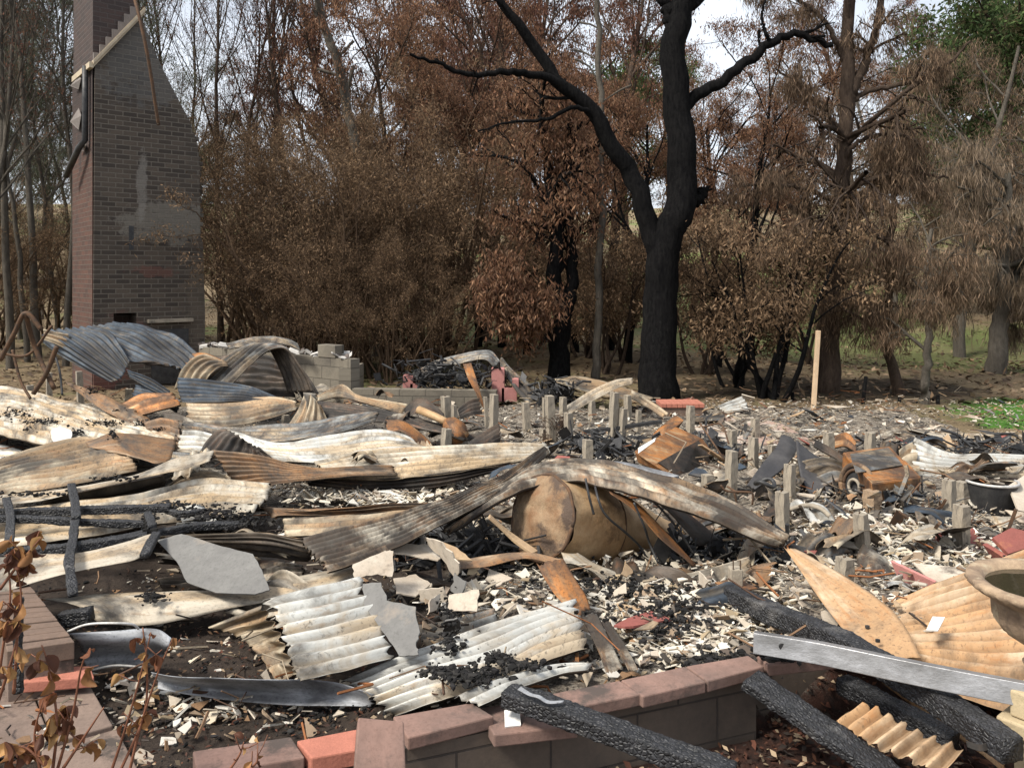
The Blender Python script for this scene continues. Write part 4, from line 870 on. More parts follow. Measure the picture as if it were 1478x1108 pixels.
# left middle
S('corrugated_sheet', 'large pale corrugated sheet strewn with black charcoal at the left edge', [[(-70,552,.38),(20,562,.4),(90,578,.38),(170,600,.33),(258,630,.28)],[(-70,580,.36),(20,590,.4),(90,606,.4),(160,622,.36),(244,640,.3)],[(-70,612,.3),(0,627,.36),(75,644,.38),(135,656,.33),(200,664,.3)]], 'pale', 11, .012)
S('rusted_fascia', 'rust-brown curved fascia lying over the charcoal-strewn sheet', [[(93,549,10.3),(142,567,9.9),(183,585,9.6),(214,604,9.3),(232,622,9)],[(106,562,10),(140,586,9.6),(170,604,9.2),(204,617,9),(226,628,8.8)]], 'rust', 0, dent=.02)
S('rusted_sheet', 'small orange crumpled sheet right of the rust-brown fascia', [[(168,590,9.7),(200,572,9.8),(250,570,9.8)],[(205,598,9.3),(235,590,9.3),(262,584,9.4)]], 'orange', 3, .012)
S('crumpled_sheet', 'crumpled tan scrap left of the dark fan-shaped sheet', [[(205,614,8.9),(235,608,8.9),(262,612,8.8)],[(220,636,8.5),(240,632,8.5),(258,642,8.4)]], 'rust', 3, .012, dent=.03)
S('corrugated_sheet', 'long pale sheet end at the left edge under the charcoal-strewn sheet', [[(-60,634,.16),(0,644,.14),(42,656,.12)],[(-60,668,.1),(0,668,.1),(40,660,.1)]], 'white', 3, .012)
S('corrugated_sheet', 'fan-shaped pale tan sheet with curving ribs at the left', [[(-70,694,.34),(0,664,.4),(60,645,.44),(118,632,.46),(156,640,.44)],[(-70,712,.3),(0,688,.36),(80,670,.4),(150,660,.42),(192,666,.42)],[(-70,738,.25),(0,715,.3),(90,702,.34),(150,690,.36),(200,678,.38)]], 'tan', 10, .013)
S('folded_sheet', 'brown folded sheet curling over the right end of the fan-shaped one', [[(122,637,.5),(165,624,.55),(215,627,.5),(256,634,.45)],[(124,644,.46),(168,640,.5),(212,654,.45),(247,663,.4)],[(150,650,.44),(190,660,.45),(225,670,.42),(240,668,.4)]], 'rust', 0, dent=.02)
S('fascia_sheet', 'long cream fascia strip crossing above the charred battens', [[(-60,722,.45),(0,715,.46),(97,704,.48),(200,683,.5),(262,658,.52),(310,649,.54)],[(-60,738,.44),(0,728,.44),(60,722,.44),(130,707,.46),(200,691,.47),(262,678,.48),(304,664,.5)]], 'cream', 0)
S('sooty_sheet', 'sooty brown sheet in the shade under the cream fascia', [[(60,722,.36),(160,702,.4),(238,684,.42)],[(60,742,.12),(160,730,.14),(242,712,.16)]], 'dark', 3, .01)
S('corrugated_sheet', 'rumpled tan sheet below the cream fascia, right of the shaded brown one', [[(234,706,.3),(270,684,.36),(310,680,.36),(346,700,.32)],[(232,716,.25),(275,706,.28),(320,708,.28),(356,716,.24)]], 'tan', 4, .012)
S('corrugated_sheet', 'pale ribbed sheets under the charred battens at the left', [[(-70,742,.26),(115,726,.3),(210,712,.33),(300,694,.34),(392,700,.3)],[(-70,768,.24),(115,750,.28),(220,738,.3),(300,722,.32),(384,724,.28)],[(-70,800,.2),(115,776,.25),(220,758,.28),(300,748,.3),(352,746,.28)]], 'pale', 6, .012)
S('fascia_sheet', 'smooth cream sheet edge above the black hollow at the left', [[(-60,812,.4),(35,803,.4),(110,798,.42),(180,784,.43),(224,771,.44)],[(-60,872,.34),(38,845,.35),(110,826,.38),(190,809,.4),(222,792,.42)]], 'cream', 0)
S('corrugated_sheet', 'tan sheet with a drooping torn end, right of the grey cement sheet', [[(216,774,.4),(300,770,.42),(370,768,.42),(436,777,.42)],[(262,782,.38),(330,780,.38),(395,782,.38),(446,790,.38)],[(290,790,.3),(340,796,.28),(400,804,.26),(452,807,.26)]], 'tan', 5, .012)
# middle
S('corrugated_sheet', 'dark fan-shaped sheet standing up behind the rust-tan triangular one', [[(285,657,7.6),(296,638,7.7),(312,622,7.8),(326,620,7.8)],[(305,657,7.5),(322,640,7.6),(338,630,7.6),(345,630,7.6)],[(340,660,7.4),(356,650,7.5),(362,643,7.5),(362,640,7.5)],[(398,665,7.3),(388,657,7.35),(378,650,7.4),(372,646,7.4)]], 'dark', 8, .01, under='dark')
S('corrugated_sheet', 'wide whitish ribbed sheet curving across the middle, behind the long one', [[(330,622,8.2),(400,640,8.0),(480,628,8.1),(545,621,8.2),(590,632,8.1),(600,646,8.0)],[(350,640,7.9),(420,652,7.7),(490,646,7.8),(560,640,7.8),(620,648,7.8)],[(390,664,7.5),(450,668,7.4),(500,664,7.4),(570,658,7.5),(640,654,7.6)]], 'white', 7, .012)
S('corrugated_sheet', 'long pale sheet with a rusty lower edge running right to the diagonal sheet', [[(452,668,7.3),(540,650,7.4),(640,645,7.4),(720,641,7.5),(788,640,7.6)],[(462,676,7.1),(560,666,7.2),(640,660,7.2),(730,655,7.3),(794,652,7.4)],[(470,690,6.9),(540,692,6.9),(600,688,6.9),(690,677,7),(770,662,7.2)]], 'pale', 6, .014)
S('corrugated_sheet', 'rust-tan triangular sheet end pointing left at centre left', [[(304,648,7.0),(380,660,7.0),(455,674,6.95),(570,672,6.95)],[(325,680,6.85),(390,680,6.85),(460,682,6.85),(570,680,6.85)],[(347,708,6.7),(410,697,6.7),(480,688,6.75),(575,684,6.8)]], 'rust', 8, .012)
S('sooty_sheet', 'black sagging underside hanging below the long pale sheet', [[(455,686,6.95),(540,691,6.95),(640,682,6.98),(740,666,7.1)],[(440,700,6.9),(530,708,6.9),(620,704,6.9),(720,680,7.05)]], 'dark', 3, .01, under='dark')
S('corrugated_sheet', 'narrow rust-topped sheet lying level left of the diagonal sheet', [[(341,724,.2),(420,734,.24),(500,732,.27),(630,727,.27)],[(398,744,.2),(480,743,.22),(560,738,.24),(632,733,.25)]], 'rust', 2, .012)
S('corrugated_sheet', 'tan speckled sheet end between the level rust-topped one and the diagonal sheet', [[(408,750,.3),(500,744,.32),(600,736,.34)],[(409,760,.28),(500,755,.3),(590,745,.32)],[(408,773,.26),(490,768,.28),(570,753,.3)]], 'tan', 3, .014)
S('diagonal_sheet', 'long corrugated sheet with sooty streaks rising diagonally from the centre to the upper right', [[(432,776,.45),(540,752,.5),(640,722,.54),(720,688,.58),(786,644,.62)],[(452,802,.43),(560,768,.48),(655,729,.53),(728,692,.58),(790,648,.62)],[(473,827,.4),(580,787,.46),(680,734,.52),(742,696,.58),(793,653,.62)]], 'mott', 8, .012)
S('draped_sheet', 'big rusty corrugated sheet draped over the dented tank', [[(640,762,.40),(715,705,.55),(785,668,.64),(860,664,.66),(960,688,.60),(1050,724,.45),(1138,776,.3)],[(640,766,.39),(712,716,.52),(775,684,.63),(850,672,.655),(945,698,.6),(1050,744,.43),(1134,784,.29)],[(648,772,.37),(708,733,.50),(768,702,.60),(838,697,.63),(905,712,.61),(975,738,.54),(1050,762,.42),(1128,788,.28)]], 'mott', 6, .02, dent=.025, under='dark')
# foreground
S('fascia_sheet', 'long cream fascia tray running from the left wall to the centre foreground', [[(56,864,.22),(150,857,.22),(300,852,.24),(420,833,.27),(525,812,.32)],[(120,878,.2),(210,880,.22),(330,864,.25),(440,845,.28),(525,820,.32)],[(140,898,.15),(215,902,.16),(330,878,.21),(440,857,.26),(525,830,.3)]], 'cream', 0)
S('corrugated_sheet', 'bright whitish corrugated sheet with a ragged left end, centre foreground', [[(375,868,.37),(450,850,.4),(522,831,.42)],[(396,905,.34),(470,890,.36),(545,872,.37)],[(412,940,.3),(488,926,.31),(560,914,.32)],[(430,981,.25),(500,966,.26),(572,944,.28)]], 'white', 8, .016, torn=.05)
S('corrugated_sheet', 'tan curled sheet end in the shade left of the bright whitish sheet', [[(300,905,.12),(340,888,.2),(380,872,.32)],[(350,925,.1),(375,912,.14),(396,905,.22)],[(400,985,.06),(415,975,.08),(430,972,.12)]], 'tan', 6, .012)
S('corrugated_sheet', 'large pale corrugated sheet tipped over the wall in the centre foreground', [[(490,984,.14),(560,956,.22),(660,922,.28),(760,886,.32),(834,868,.34)],[(524,1002,.15),(610,975,.23),(700,946,.29),(780,912,.32),(840,895,.34)],[(566,1034,.12),(626,1012,.22),(705,985,.29),(790,950,.33),(850,932,.34)]], 'white', 7, .014, torn=.04)
S('corrugated_sheet', 'narrow whitish sheet edge curling up just above the coping blocks', [[(655,1008,.30),(720,982,.33),(800,962,.34),(858,960,.34)],[(690,1022,.31),(745,994,.34),(800,975,.34),(850,968,.34)]], 'white', 2, .012)
S('gutter', 'long silver-blue gutter length lying across the bottom left', [[(216,969,.26),(260,976,.25),(400,980,.25),(480,984,.2),(545,1003,.15)],[(222,980,.14),(265,990,.12),(400,1000,.12),(480,1004,.12),(545,1012,.12)],[(226,992,.12),(275,1003,.1),(400,1016,.1),(480,1018,.1),(540,1020,.1)]], 'zinc', 0, dent=.006, cat='gutter', under='zinc')
g = empty('gutter_box', tuple(P(160, 965, .12)), label='dull grey zinc box gutter with a pale rim by the left brick wall', cat='gutter'); go = np.array(g.location)
raw = [[P(*q) - go for q in r] for r in ([(96,914,.32),(160,910,.32),(225,907,.32),(249,921,.3)],[(108,924,.28),(165,924,.28),(222,923,.28),(244,931,.28)],[(120,950,.14),(165,946,.14),(212,945,.14),(238,944,.15)],[(122,966,.1),(165,960,.1),(206,960,.1),(229,956,.12)])]
S('trough', None, None, 'zinc', 0, dent=.006, raw=raw, parent=g, cat=None, under='zinc')
for pts in ([(98,911,.33),(125,901,.37),(165,899,.38),(192,901,.36),(200,907,.33)], [(130,967,.12),(165,960,.13),(205,962,.12)]):
    mb = MB(); mb.tube(catmull([P(*q) - go for q in pts], 24), .006, 6); mb.build('rim_rod', M['whitewire'], g, smooth=True)
S('bent_strip', 'bent strip with a bright orange stripe hanging down at the centre foreground', [[(774,812,.42),(790,842,.38),(812,872,.34),(830,893,.3)],[(792,809,.44),(808,838,.4),(828,866,.35),(842,886,.31)],[(812,807,.43),(828,834,.39),(844,860,.34),(852,880,.3)]], 'orange', 0, dent=.02, under='orange')
S('bent_strip', 'narrow orange spike under the orange-striped strip', [[(826,888,.32),(829,930,.3),(831,970,.3)],[(834,888,.32),(835,930,.3),(836,972,.3)]], 'orange', 0)
S('bent_strip', 'mottled strip leaning right below the orange-striped strip', [[(838,888,.31),(860,930,.3),(876,972,.28)],[(860,884,.31),(880,925,.3),(900,962,.28)]], 'mott', 0)
S('bent_strip', 'second mottled strip ending on the coping blocks', [[(866,894,.3),(888,935,.29),(908,970,.3)],[(878,892,.28),(902,932,.28),(922,966,.3)]], 'mott', 0)
S('twisted_board', 'thin rusty strip bowing across below the tank', [[(640,812,.3),(700,802,.34),(760,797,.36),(815,808,.38)],[(640,822,.28),(700,818,.3),(760,806,.33),(820,822,.35)]], 'rust', 0)
S('curled_board', 'tan curled board right of the tank', [[(990,828,.2),(1030,818,.24),(1084,802,.3)],[(1000,842,.14),(1040,838,.16),(1082,832,.18)]], 'cream', 0)
S('flat_sheet', 'smooth orange-tan sheet pointing up to the draped sheet at the right foreground', [[(1132,790,.42),(1169,845,.37),(1216,908,.32),(1246,945,.3)],[(1140,791,.43),(1190,838,.39),(1250,895,.35),(1288,950,.31)],[(1148,793,.42),(1210,826,.4),(1290,880,.37),(1330,950,.31)]], 'buff', 0)
S('corrugated_sheet', 'huge orange-tan corrugated sheet fanning out at the right foreground', [[(1286,874,.16),(1373,835,.28),(1478,794,.36),(1590,755,.42)],[(1296,900,.18),(1390,870,.25),(1500,838,.33),(1600,810,.38)],[(1306,930,.2),(1410,915,.24),(1500,900,.28),(1620,880,.32)],[(1312,955,.2),(1410,965,.2),(1500,965,.22),(1620,965,.26)],[(1300,975,.16),(1400,1010,.14),(1500,1040,.14),(1600,1060,.15)]], 'buff', 13, .013)
S('flat_sheet', 'smooth tan sheet between the two charred beams at the bottom right', [[(1262,955,.2),(1330,990,.2),(1400,1030,.2),(1480,1062,.2)],[(1270,985,.12),(1320,1020,.1),(1400,1075,.1),(1450,1115,.1)]], 'buff', 0)
S('corrugated_sheet', 'ribbed tan sheet end sticking out at the bottom right corner', [[(1246,1015,.24),(1225,1030,.22),(1204,1046,.2)],[(1288,1036,.24),(1266,1052,.22),(1240,1070,.2)],[(1332,1060,.22),(1308,1074,.2),(1285,1088,.18)],[(1392,1080,.2),(1376,1098,.18),(1355,1118,.15)]], 'buff', 7, .015)

S('curled_sheet', 'low curled blue-grey sheet lying along the top of the block wall behind the arch', [[(326,497,13.4),(356,489,13.3),(384,486,13.1),(412,489,12.9),(430,496,12.7)],[(330,504,13),(360,497,12.9),(390,494,12.8),(414,497,12.7),(434,506,12.5)]], 'grey', 4, .014)
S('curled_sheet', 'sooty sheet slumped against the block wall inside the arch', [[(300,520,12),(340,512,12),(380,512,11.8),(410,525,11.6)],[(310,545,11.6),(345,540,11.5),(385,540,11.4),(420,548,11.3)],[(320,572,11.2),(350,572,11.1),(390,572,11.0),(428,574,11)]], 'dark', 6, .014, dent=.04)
S('curled_sheet', 'dark ribbed sheet forming the right leg of the arch', [[(398,508,11.1),(420,515,11.1),(446,545,11),(462,570,10.8)],[(392,520,11),(408,532,10.9),(426,556,10.8),(436,574,10.7)]], 'dark', 4, .012)
S('curled_sheet', 'crumpled orange-grey sheet between the draped sheet and the arch', [[(262,520,11.3),(290,514,11.3),(316,524,11.2),(340,542,11)],[(258,545,11),(280,540,11),(306,546,10.9),(330,560,10.8)]], 'mott', 5, .014, dent=.04)
S('corrugated_sheet', 'grey-tan sheet tucked under the charcoal-strewn one, showing below its right end', [[(150,640,.2),(220,650,.24),(300,660,.24)],[(140,668,.16),(220,672,.2),(290,676,.22)]], 'grey', 4, .014)
S('corrugated_sheet', 'sooty sheet lying flat behind the dark fan-shaped one', [[(236,596,9.3),(262,600,9.2),(300,622,8.9)],[(226,640,8.4),(250,650,8.3),(284,655,8.2)]], 'mott', 5, .014)
S('corrugated_sheet', 'low grey sheet lying in the shade before the hanging cement sheet', [[(600,905,.14),(650,895,.16),(716,880,.2)],[(612,935,.12),(665,925,.14),(724,905,.18)]], 'grey', 3, .014)
S('corrugated_sheet', 'tan sheet edge showing in the shade under the grey cement sheet', [[(225,838,.1),(300,828,.12),(392,812,.16),(440,818,.18)],[(232,850,.08),(310,848,.1),(400,836,.14),(440,832,.16)]], 'mott', 3, .014)
S('corrugated_sheet', 'blue-grey sheet end in the pile left of the arched sheet', [[(196,556,10.2),(225,562,10.1),(262,580,9.9)],[(190,572,9.9),(222,580,9.8),(256,596,9.6)]], 'blue', 4, .014)
# smaller torn scraps of roofing between the big sheets
rs = random.Random(44)
GS = 'torn scraps of roofing iron in the rubble'
boxes = [(46, 985, 1470, 625, 790, (.05, .2)), (8, 1080, 1300, 780, 860, (.06, .16)), (16, 0, 620, 560, 680, (.25, .4)), (14, 230, 760, 690, 880, (.14, .3)), (7, 640, 860, 600, 660, (.08, .2)), (6, 860, 1060, 830, 900, (.12, .2))]
for n_, x0, x1, y0, y1, (z0, z1) in boxes:
    for q in range(n_):
        c_ = P(rs.uniform(x0, x1), rs.uniform(y0, y1), rs.uniform(z0, z1)); a = rs.uniform(-.6, .6) + (math.pi/2 if rs.random() < .25 else 0); L = rs.uniform(.2, .62); wd = rs.uniform(.1, .28)
        d_ = np.array((math.cos(a), math.sin(a), rs.uniform(-.12, .12))); s_ = np.array((-math.sin(a), math.cos(a), rs.uniform(-.5, .5))); bz = rs.uniform(-.05, .09)
        raw = [[c_ + d_*L*(f-.5) + s_*wd*g + np.array((0, 0, bz*(1-(2*f-1)**2) + .06*rs.uniform(-1, 1))) for f in (0, .35, .7, 1)] for g in (-.5, 0, .5)]
        S('roofing_scrap', 'torn scrap of bent roofing iron lying in the rubble', None, rs.choice(['tan','mott','pale','rust','grey','cream','dark','mott','blue','white','dark']), rs.choice([0, 0, max(2, int(wd/.076)), max(2, int(wd/.076))]), .012, raw=raw, cat='metal scrap', group=GS, dent=.03, torn=.06)
for x, y in ((1224,879),(1252,906),(1267,926),(1180,838)):
    t_ = bpy.data.objects.get('flat_sheet')
    q = P(x, y, .345); mb = MB(); mb.prism([q + np.array((math.cos(a)*.011, math.sin(a)*.008, 0)) for a in np.linspace(0, 2*math.pi, 10)[:-1]], (0, 0, .012)); o = mb.build('nail_hole', M['black']); o.parent = t_
# ------------------------------------------------------------------ boards, tiles
PL = plate
PL('cement_sheet', 'large grey cement sheet propped up in the left foreground', [(226,779),(262,770),(271,772),(320,788),(365,799),(378,822),(389,851),(368,857),(312,855),(270,840),(255,810)], [(262,770,.46),(389,851,.34),(312,855,.3)], 'cement', .007, jag=.8)
PL('cement_sheet', 'long torn grey cement sheet hanging down in the centre foreground', [(524,842),(550,840),(558,866),(600,875),(606,912),(600,930),(604,944),(576,946),(558,918),(526,874)], [(524,842,.42),(600,875,.42),(576,946,.3)], 'cement', .007, jag=2)
PL('cement_board', 'pale cement board corner above the hanging grey sheet', [(509,814),(556,794),(568,795),(566,832),(545,828),(512,834)], [(509,814,.46),(568,795,.5),(566,832,.4)], 'palecement', .007, jag=2)
bl = [([(560,795),(585,784),(622,786),(640,800),(632,808),(590,800)],.42), ([(612,773),(640,782),(664,812),(660,838),(640,806),(618,784)],.46), ([(634,780),(660,790),(682,808),(650,808)],.44), ([(648,858),(691,850),(688,882),(648,882)],.36), ([(620,868),(636,856),(632,876),(618,886)],.34), ([(604,850),(640,846),(650,868),(608,868)],.3), ([(568,834),(600,828),(622,842),(600,860),(572,856)],.32), ([(656,826),(672,838),(664,862),(650,852)],.34),
      ([(706,820),(740,834),(716,846),(700,836)],.26), ([(1008,824),(1024,838),(1016,848),(1008,842)],.3), ([(896,828),(903,808),(914,826),(905,832)],.26), ([(640,896),(660,890),(666,904),(654,920),(640,912)],.3), ([(1012,870),(1032,896),(1004,900)],.25), ([(950,884),(1000,888),(1006,900),(960,902)],.22), ([(890,870),(930,878),(940,896),(905,900)],.24)]
for i, (p_, z) in enumerate(bl):
    c0 = p_[0]; PL('board_fragment', 'torn pale board fragment in the rubble near the tank', p_, [(p_[0][0], p_[0][1], z), (p_[1][0], p_[1][1], z + (.03 if i % 2 else -.02)), (p_[2][0], p_[2][1], z - .05)], ('palecement','palecement','ply','cement')[i % 4] if i % 3 else 'palecement', .008, 'board fragment', group='torn pale board fragments near the tank', jag=2.2)
for p_, an, lb in (([(1356,768),(1392,780),(1424,786),(1389,818),(1373,812),(1346,795)], [(1356,768,5.8),(1392,780,5.9),(1389,818,5.6)], 'leftmost dull red tile slab leaning in the rubble at the right'), ([(1404,761),(1412,770),(1436,796),(1421,818),(1388,794)], [(1404,761,5.9),(1436,796,5.8),(1421,818,5.6)], 'second dull red tile slab from the left, tipped like its neighbour'), ([(1433,775),(1460,761),(1490,768),(1490,788),(1456,799)], [(1433,775,.3),(1490,768,.32),(1456,799,.22)], 'red tile slab lying nearly flat at the right edge'), ([(1424,783),(1440,792),(1458,804),(1440,806)], [(1424,783,.2),(1440,792,.22),(1440,806,.12)], 'small red tile corner below the flat red slab')):
    e = PL('red_tile_slab', lb, p_, an, 'redtile', .03, 'tile', bevel=.002)
PL('pinkish_slab', 'triangular pinkish slab in front of the leaning red tiles', [(1288,808),(1352,838),(1338,848),(1302,840)], [(1288,808,.25),(1352,838,.2),(1302,840,.12)], 'pinkblock', .02, 'slab')
PL('flat_board', 'flat whitish panel beside the triangular pinkish slab', [(1318,812),(1360,816),(1414,822),(1362,842),(1340,834)], [(1318,812,.2),(1414,822,.2),(1362,842,.17)], 'palecement', .01, 'panel')
PL('white_tile', 'small white tile lying on the big orange-tan sheet', [(1346,889),(1364,890),(1354,909),(1337,908)], [(1346,889,.33),(1364,890,.33),(1337,908,.32)], 'whitetile', .008, 'tile')
PL('white_tile', 'small white tile lying on the stepped-down coping block', [(728,1024),(750,1021),(752,1046),(729,1048)], [(728,1024,.30),(750,1021,.30),(729,1048,.275)], 'whitetile', .008, 'tile')
PL('white_cloth_scrap', 'patch of white ash-coated cloth on the charcoal-strewn sheet', [(73,622),(86,616),(102,620),(104,634),(98,642),(78,640)], [(73,622,.45),(102,620,.45),(78,640,.43)], 'whitetile', .02, 'cloth scrap', jag=2)
PL('white_board', 'square pale board resting on the dark wreckage at the far right', [(1352,640),(1368,626),(1378,640),(1372,648),(1354,646)], [(1352,640,9.3),(1368,626,9.5),(1372,648,9.2)], 'ply', .05, 'board')
PL('board', 'pale orange board at the right edge beside the red tiles', [(1456,700),(1490,678),(1490,740),(1470,736)], [(1456,700,6.5),(1490,678,6.8),(1490,740,6.2)], 'palecement', .02, 'board')
PL('board', 'whitish board sliding down at the right edge above the red tiles', [(1450,735),(1500,742),(1500,765),(1470,752)], [(1450,735,.2),(1500,742,.2),(1470,752,.15)], 'palecement', .01, 'board')
PL('floor_slab', 'flat dusty pink floor slab behind the stumps', [(1000,604),(1070,596),(1130,612),(1180,640),(1060,640),(1005,622)], [(1000,604,.06),(1130,612,.06),(1060,640,.06)], M['floor'], .05, 'floor slab')
PL('grey_metal_strip', 'flat grey metal strip lying on the pink floor slab', [(998,600),(1046,598),(1044,606),(998,608)], [(998,600,.12),(1046,598,.12),(998,608,.11)], 'grey', .01, 'metal strip')
e = empty('brick_step', tuple(P(981, 592, 11.6)), label='low brick step with an orange-red top at the foot of the black trunk', cat='step')
mb = MB(); mb.box((0, 0, 0), np.eye(3), (.3, .2, .07)); mb.build('base', M['garden'], e, bevel=.004)
mb = MB(); [mb.box((-.31 + i*.0775 + .039, 0, .1), np.eye(3), (.036, .22, .028)) for i in range(8)]; mb.build('tread', M['redblock'], e, bevel=.003)
rs = random.Random(3)

# ------------------------------------------------------------------ charred beams
B = beam
B('charred beam lying across the coping blocks in the centre foreground', [(732,1003,.36),(800,1024,.36),(900,1062,.34),(1060,1120,.3)], .095, .065)
B('flat charred beam leaning off the wall corner into the soil', [(1083,980,.31),(1130,1012,.27),(1200,1060,.22),(1300,1130,.12)], .14, .04)
B('longest charred beam, running from the capped stump under the silver channel to the pedestal', [(1056,858,.26),(1120,886,.28),(1220,930,.32),(1340,1000,.32),(1462,1082,.31)], .10, .09)
B('charred beam half buried below the longest one', [(1216,985,.14),(1300,1028,.14),(1376,1072,.12)], .09, .07)
B('thick charred stub poking out beside the gutter rim at the left', [(88,893,.2),(132,886,.22)], .07, .07)
GB = 'charred battens lying across the pale sheets at the left'
for i, (pts, wd) in enumerate([([(-40,742,.42),(60,738,.42),(150,736,.42),(246,733,.42)],.062),([(-40,747,.46),(60,750,.45),(130,754,.44),(212,756,.42)],.052),([(-40,800,.38),(60,795,.4),(122,788,.42),(212,776,.42)],.07),([(128,783,.4),(170,778,.42),(214,768,.42)],.05),([(228,770,.38),(280,760,.38),(345,758,.36)],.055),([(240,735,.4),(262,742,.4),(290,738,.4)],.05)]):
    B('charred horizontal batten across the pale sheets at the left', pts, wd, wd*.8, group=GB)
for i, pts in enumerate([[(103,700,.5),(109,730,.5),(110,748,.49)],[(109,748,.47),(104,788,.46),(100,812,.45),(106,858,.38)],[(9,720,.48),(15,745,.47),(12,795,.44)],[(213,740,.46),(220,760,.46)],[(226,770,.47),(214,790,.46),(208,802,.45)]]):
    B('charred crosspiece laid over the horizontal battens at the left', pts, .05, .03, group='charred crosspieces over the battens at the left')

# ------------------------------------------------------------------ channels, poles, rods
ch_ = bar('steel_channel', 'long silver steel channel resting on the wall corner at the right foreground', [(1088,926,.42),(1180,941,.42),(1300,966,.42),(1400,986,.42),(1500,1005,.42)], .055, .085, 'steel', 50, 'steel channel', ns=1, roll=12)
mb = MB(); p = P(1124, 926, .43); mb.tube([p + (0, -.045, .0), p + (0, -.02, 0)], .014, 12); o = mb.build('bolt_hole', M['black']); o.parent = ch_
t_ = empty('timber_pole', tuple(P(1173, 606, 11.8)), label='pale squared timber pole standing upright in front of the tall casuarina', cat='pole')
mb = MB(); a = np.zeros(3); b = P(1181, 477, 12.0) - P(1173, 606, 11.8); mb.prism([(-.03,-.03,0),(.03,-.03,0),(.03,.03,0),(-.03,.03,0)], b); mb.build('shaft', M['post'], t_, bevel=.004)
rp = empty('rusty_flue_pipe', tuple(P(628, 600, 9)), label='rusty flue pipe with a flared end behind the long pale sheets', cat='pipe'); ro = np.array(rp.location)
mb = MB(); mb.tube([P(604,591,9.3)-ro, P(628,601,9.15)-ro, P(650,612,9.0)-ro], .045, 14); mb.build('shaft', M['tank'], rp, smooth=True)
mb = MB(); mb.tube([P(644,609,9.05)-ro, P(650,613,9.0)-ro, P(658,622,8.9)-ro, P(664,632,8.8)-ro, P(667,638,8.8)-ro], [.05,.1,.13,.11,.06], 16); mb.build('flared_end', M['orange'], rp, smooth=True)
wf = empty('wire_coils', tuple(P(803, 645, 9.4)), label='tangled rusty bedspring coils standing among the stumps', cat='bedsprings'); wo = np.array(wf.location)
rs = random.Random(8)
for i in range(16):
    p = P(802 + rs.uniform(-16, 16), 624 + rs.uniform(-20, 20), 9.4 + rs.uniform(-.15, .15)) - wo; ax = rvec(rng); t0 = np.cross(ax, (0,0,1)); t0 /= np.linalg.norm(t0); t1 = np.cross(ax, t0)
    mb = MB(); mb.tube([p + (t0*math.cos(a)*.055 + t1*math.sin(a)*.055)*(1+.3*math.sin(a/5)) + ax*(a*.006-.1) for a in np.linspace(0, 30, 110)], .0035, 4); mb.build('coil_spring', M['wire'], wf)
for i, pts in enumerate([[(0,520,10),(20,482,10),(37,452,10),(60,476,10)],[(37,452,10),(50,500,10.2),(78,560,10)],[(82,500,10),(66,540,10),(48,568,10)],[(18,505,10.5),(30,550,10.4),(44,575,10.3)],[(0,510,10.3),(40,512,10.3),(75,470,10.3)]]):
    rod('bent_steel_tube', 'bent rusty tube of the collapsed frame at the left edge', pts, .03 if i < 3 else .018, 'rod', 'tube', group='bent rusty tubes at the left edge')
rod('thin_rod', 'thin black rod standing up left of the draped blue-black sheet', [(78,508,10.2),(86,535,10.1),(90,570,10)], .014, 'black', 'rod')
cab = [[(858,688,.62),(862,715,5.15),(872,740,5.12),(905,770,5.2),(925,790,5.3),(935,808,5.3)],[(915,725,5.1),(930,760,5.1),(938,785,5.15),(950,812,5.1)],[(845,690,5.15),(850,715,5.1),(857,742,5.1)],[(925,705,5.2),(970,752,5.2),(1002,800,5.2)]]
for pts in cab: rod('burnt_cable', 'burnt cable trailing over the dented tank', pts, .008, 'black', 'cable', group='burnt cables trailing over the tank')
for i, pts in enumerate([[(1040,700,6.6),(1048,708,6.6),(1078,710,6.6),(1086,712,6.6),(1086,728,6.6)],[(1050,702,6.7),(1066,712,6.6)],[(1060,712,6.5),(1064,728,6.5)],[(1010,610,8.6),(1030,640,8.3),(1046,664,8.2)],[(1016,616,8.8),(1040,612,8.6),(1052,640,8.3)]]):
    rod('bent_rod', 'thin bent rusty rod among the stumps right of the rusty box', pts, .010, 'rod', 'rod', group='thin bent rods right of the rusty box')
rod('white_hoop', 'pale curved hoop lying in the rubble before the stumps', [(1140,735,6.3),(1165,729,6.3),(1185,734,6.2),(1198,745,6.1)], .018, 'stump', 'hoop')
bar('charred_timber_strip', 'dark flat timber strip lying across the stumps left of the rusty box', [(842,623,9.2),(900,616,9.2),(955,608,9.2)], .06, .04, 'black', 12, 'timber', ns=1)
bar('rail', 'grey curved rail curving over the dented tank towards the rusty box', [(850,668,6.9),(900,671,6.8),(955,684,6.7),(975,690,6.6)], .10, .03, 'zinc', 20, 'rail', ns=1)

S('metal_strap', 'thin pale metal strap curling over the charred beam on the coping blocks', [[(747,994,.42),(764,1003,.42),(776,1006,.43),(790,1014,.41),(812,1013,.41)],[(752,990,.42),(768,1000,.42),(780,1003,.43),(792,1010,.41),(814,1010,.41)]], 'zinc', 0, dent=0, torn=0, thick=.003, cat='strap')
S('metal_bracket', 'dark flat metal bracket at the pedestal end of the longest charred beam', [[(1394,1068,.3),(1416,1074,.3),(1432,1066,.32),(1446,1064,.34)],[(1396,1078,.28),(1418,1084,.28),(1436,1076,.3),(1448,1072,.33)]], 'dark', 0, dent=0, torn=0, thick=.004, cat='bracket')
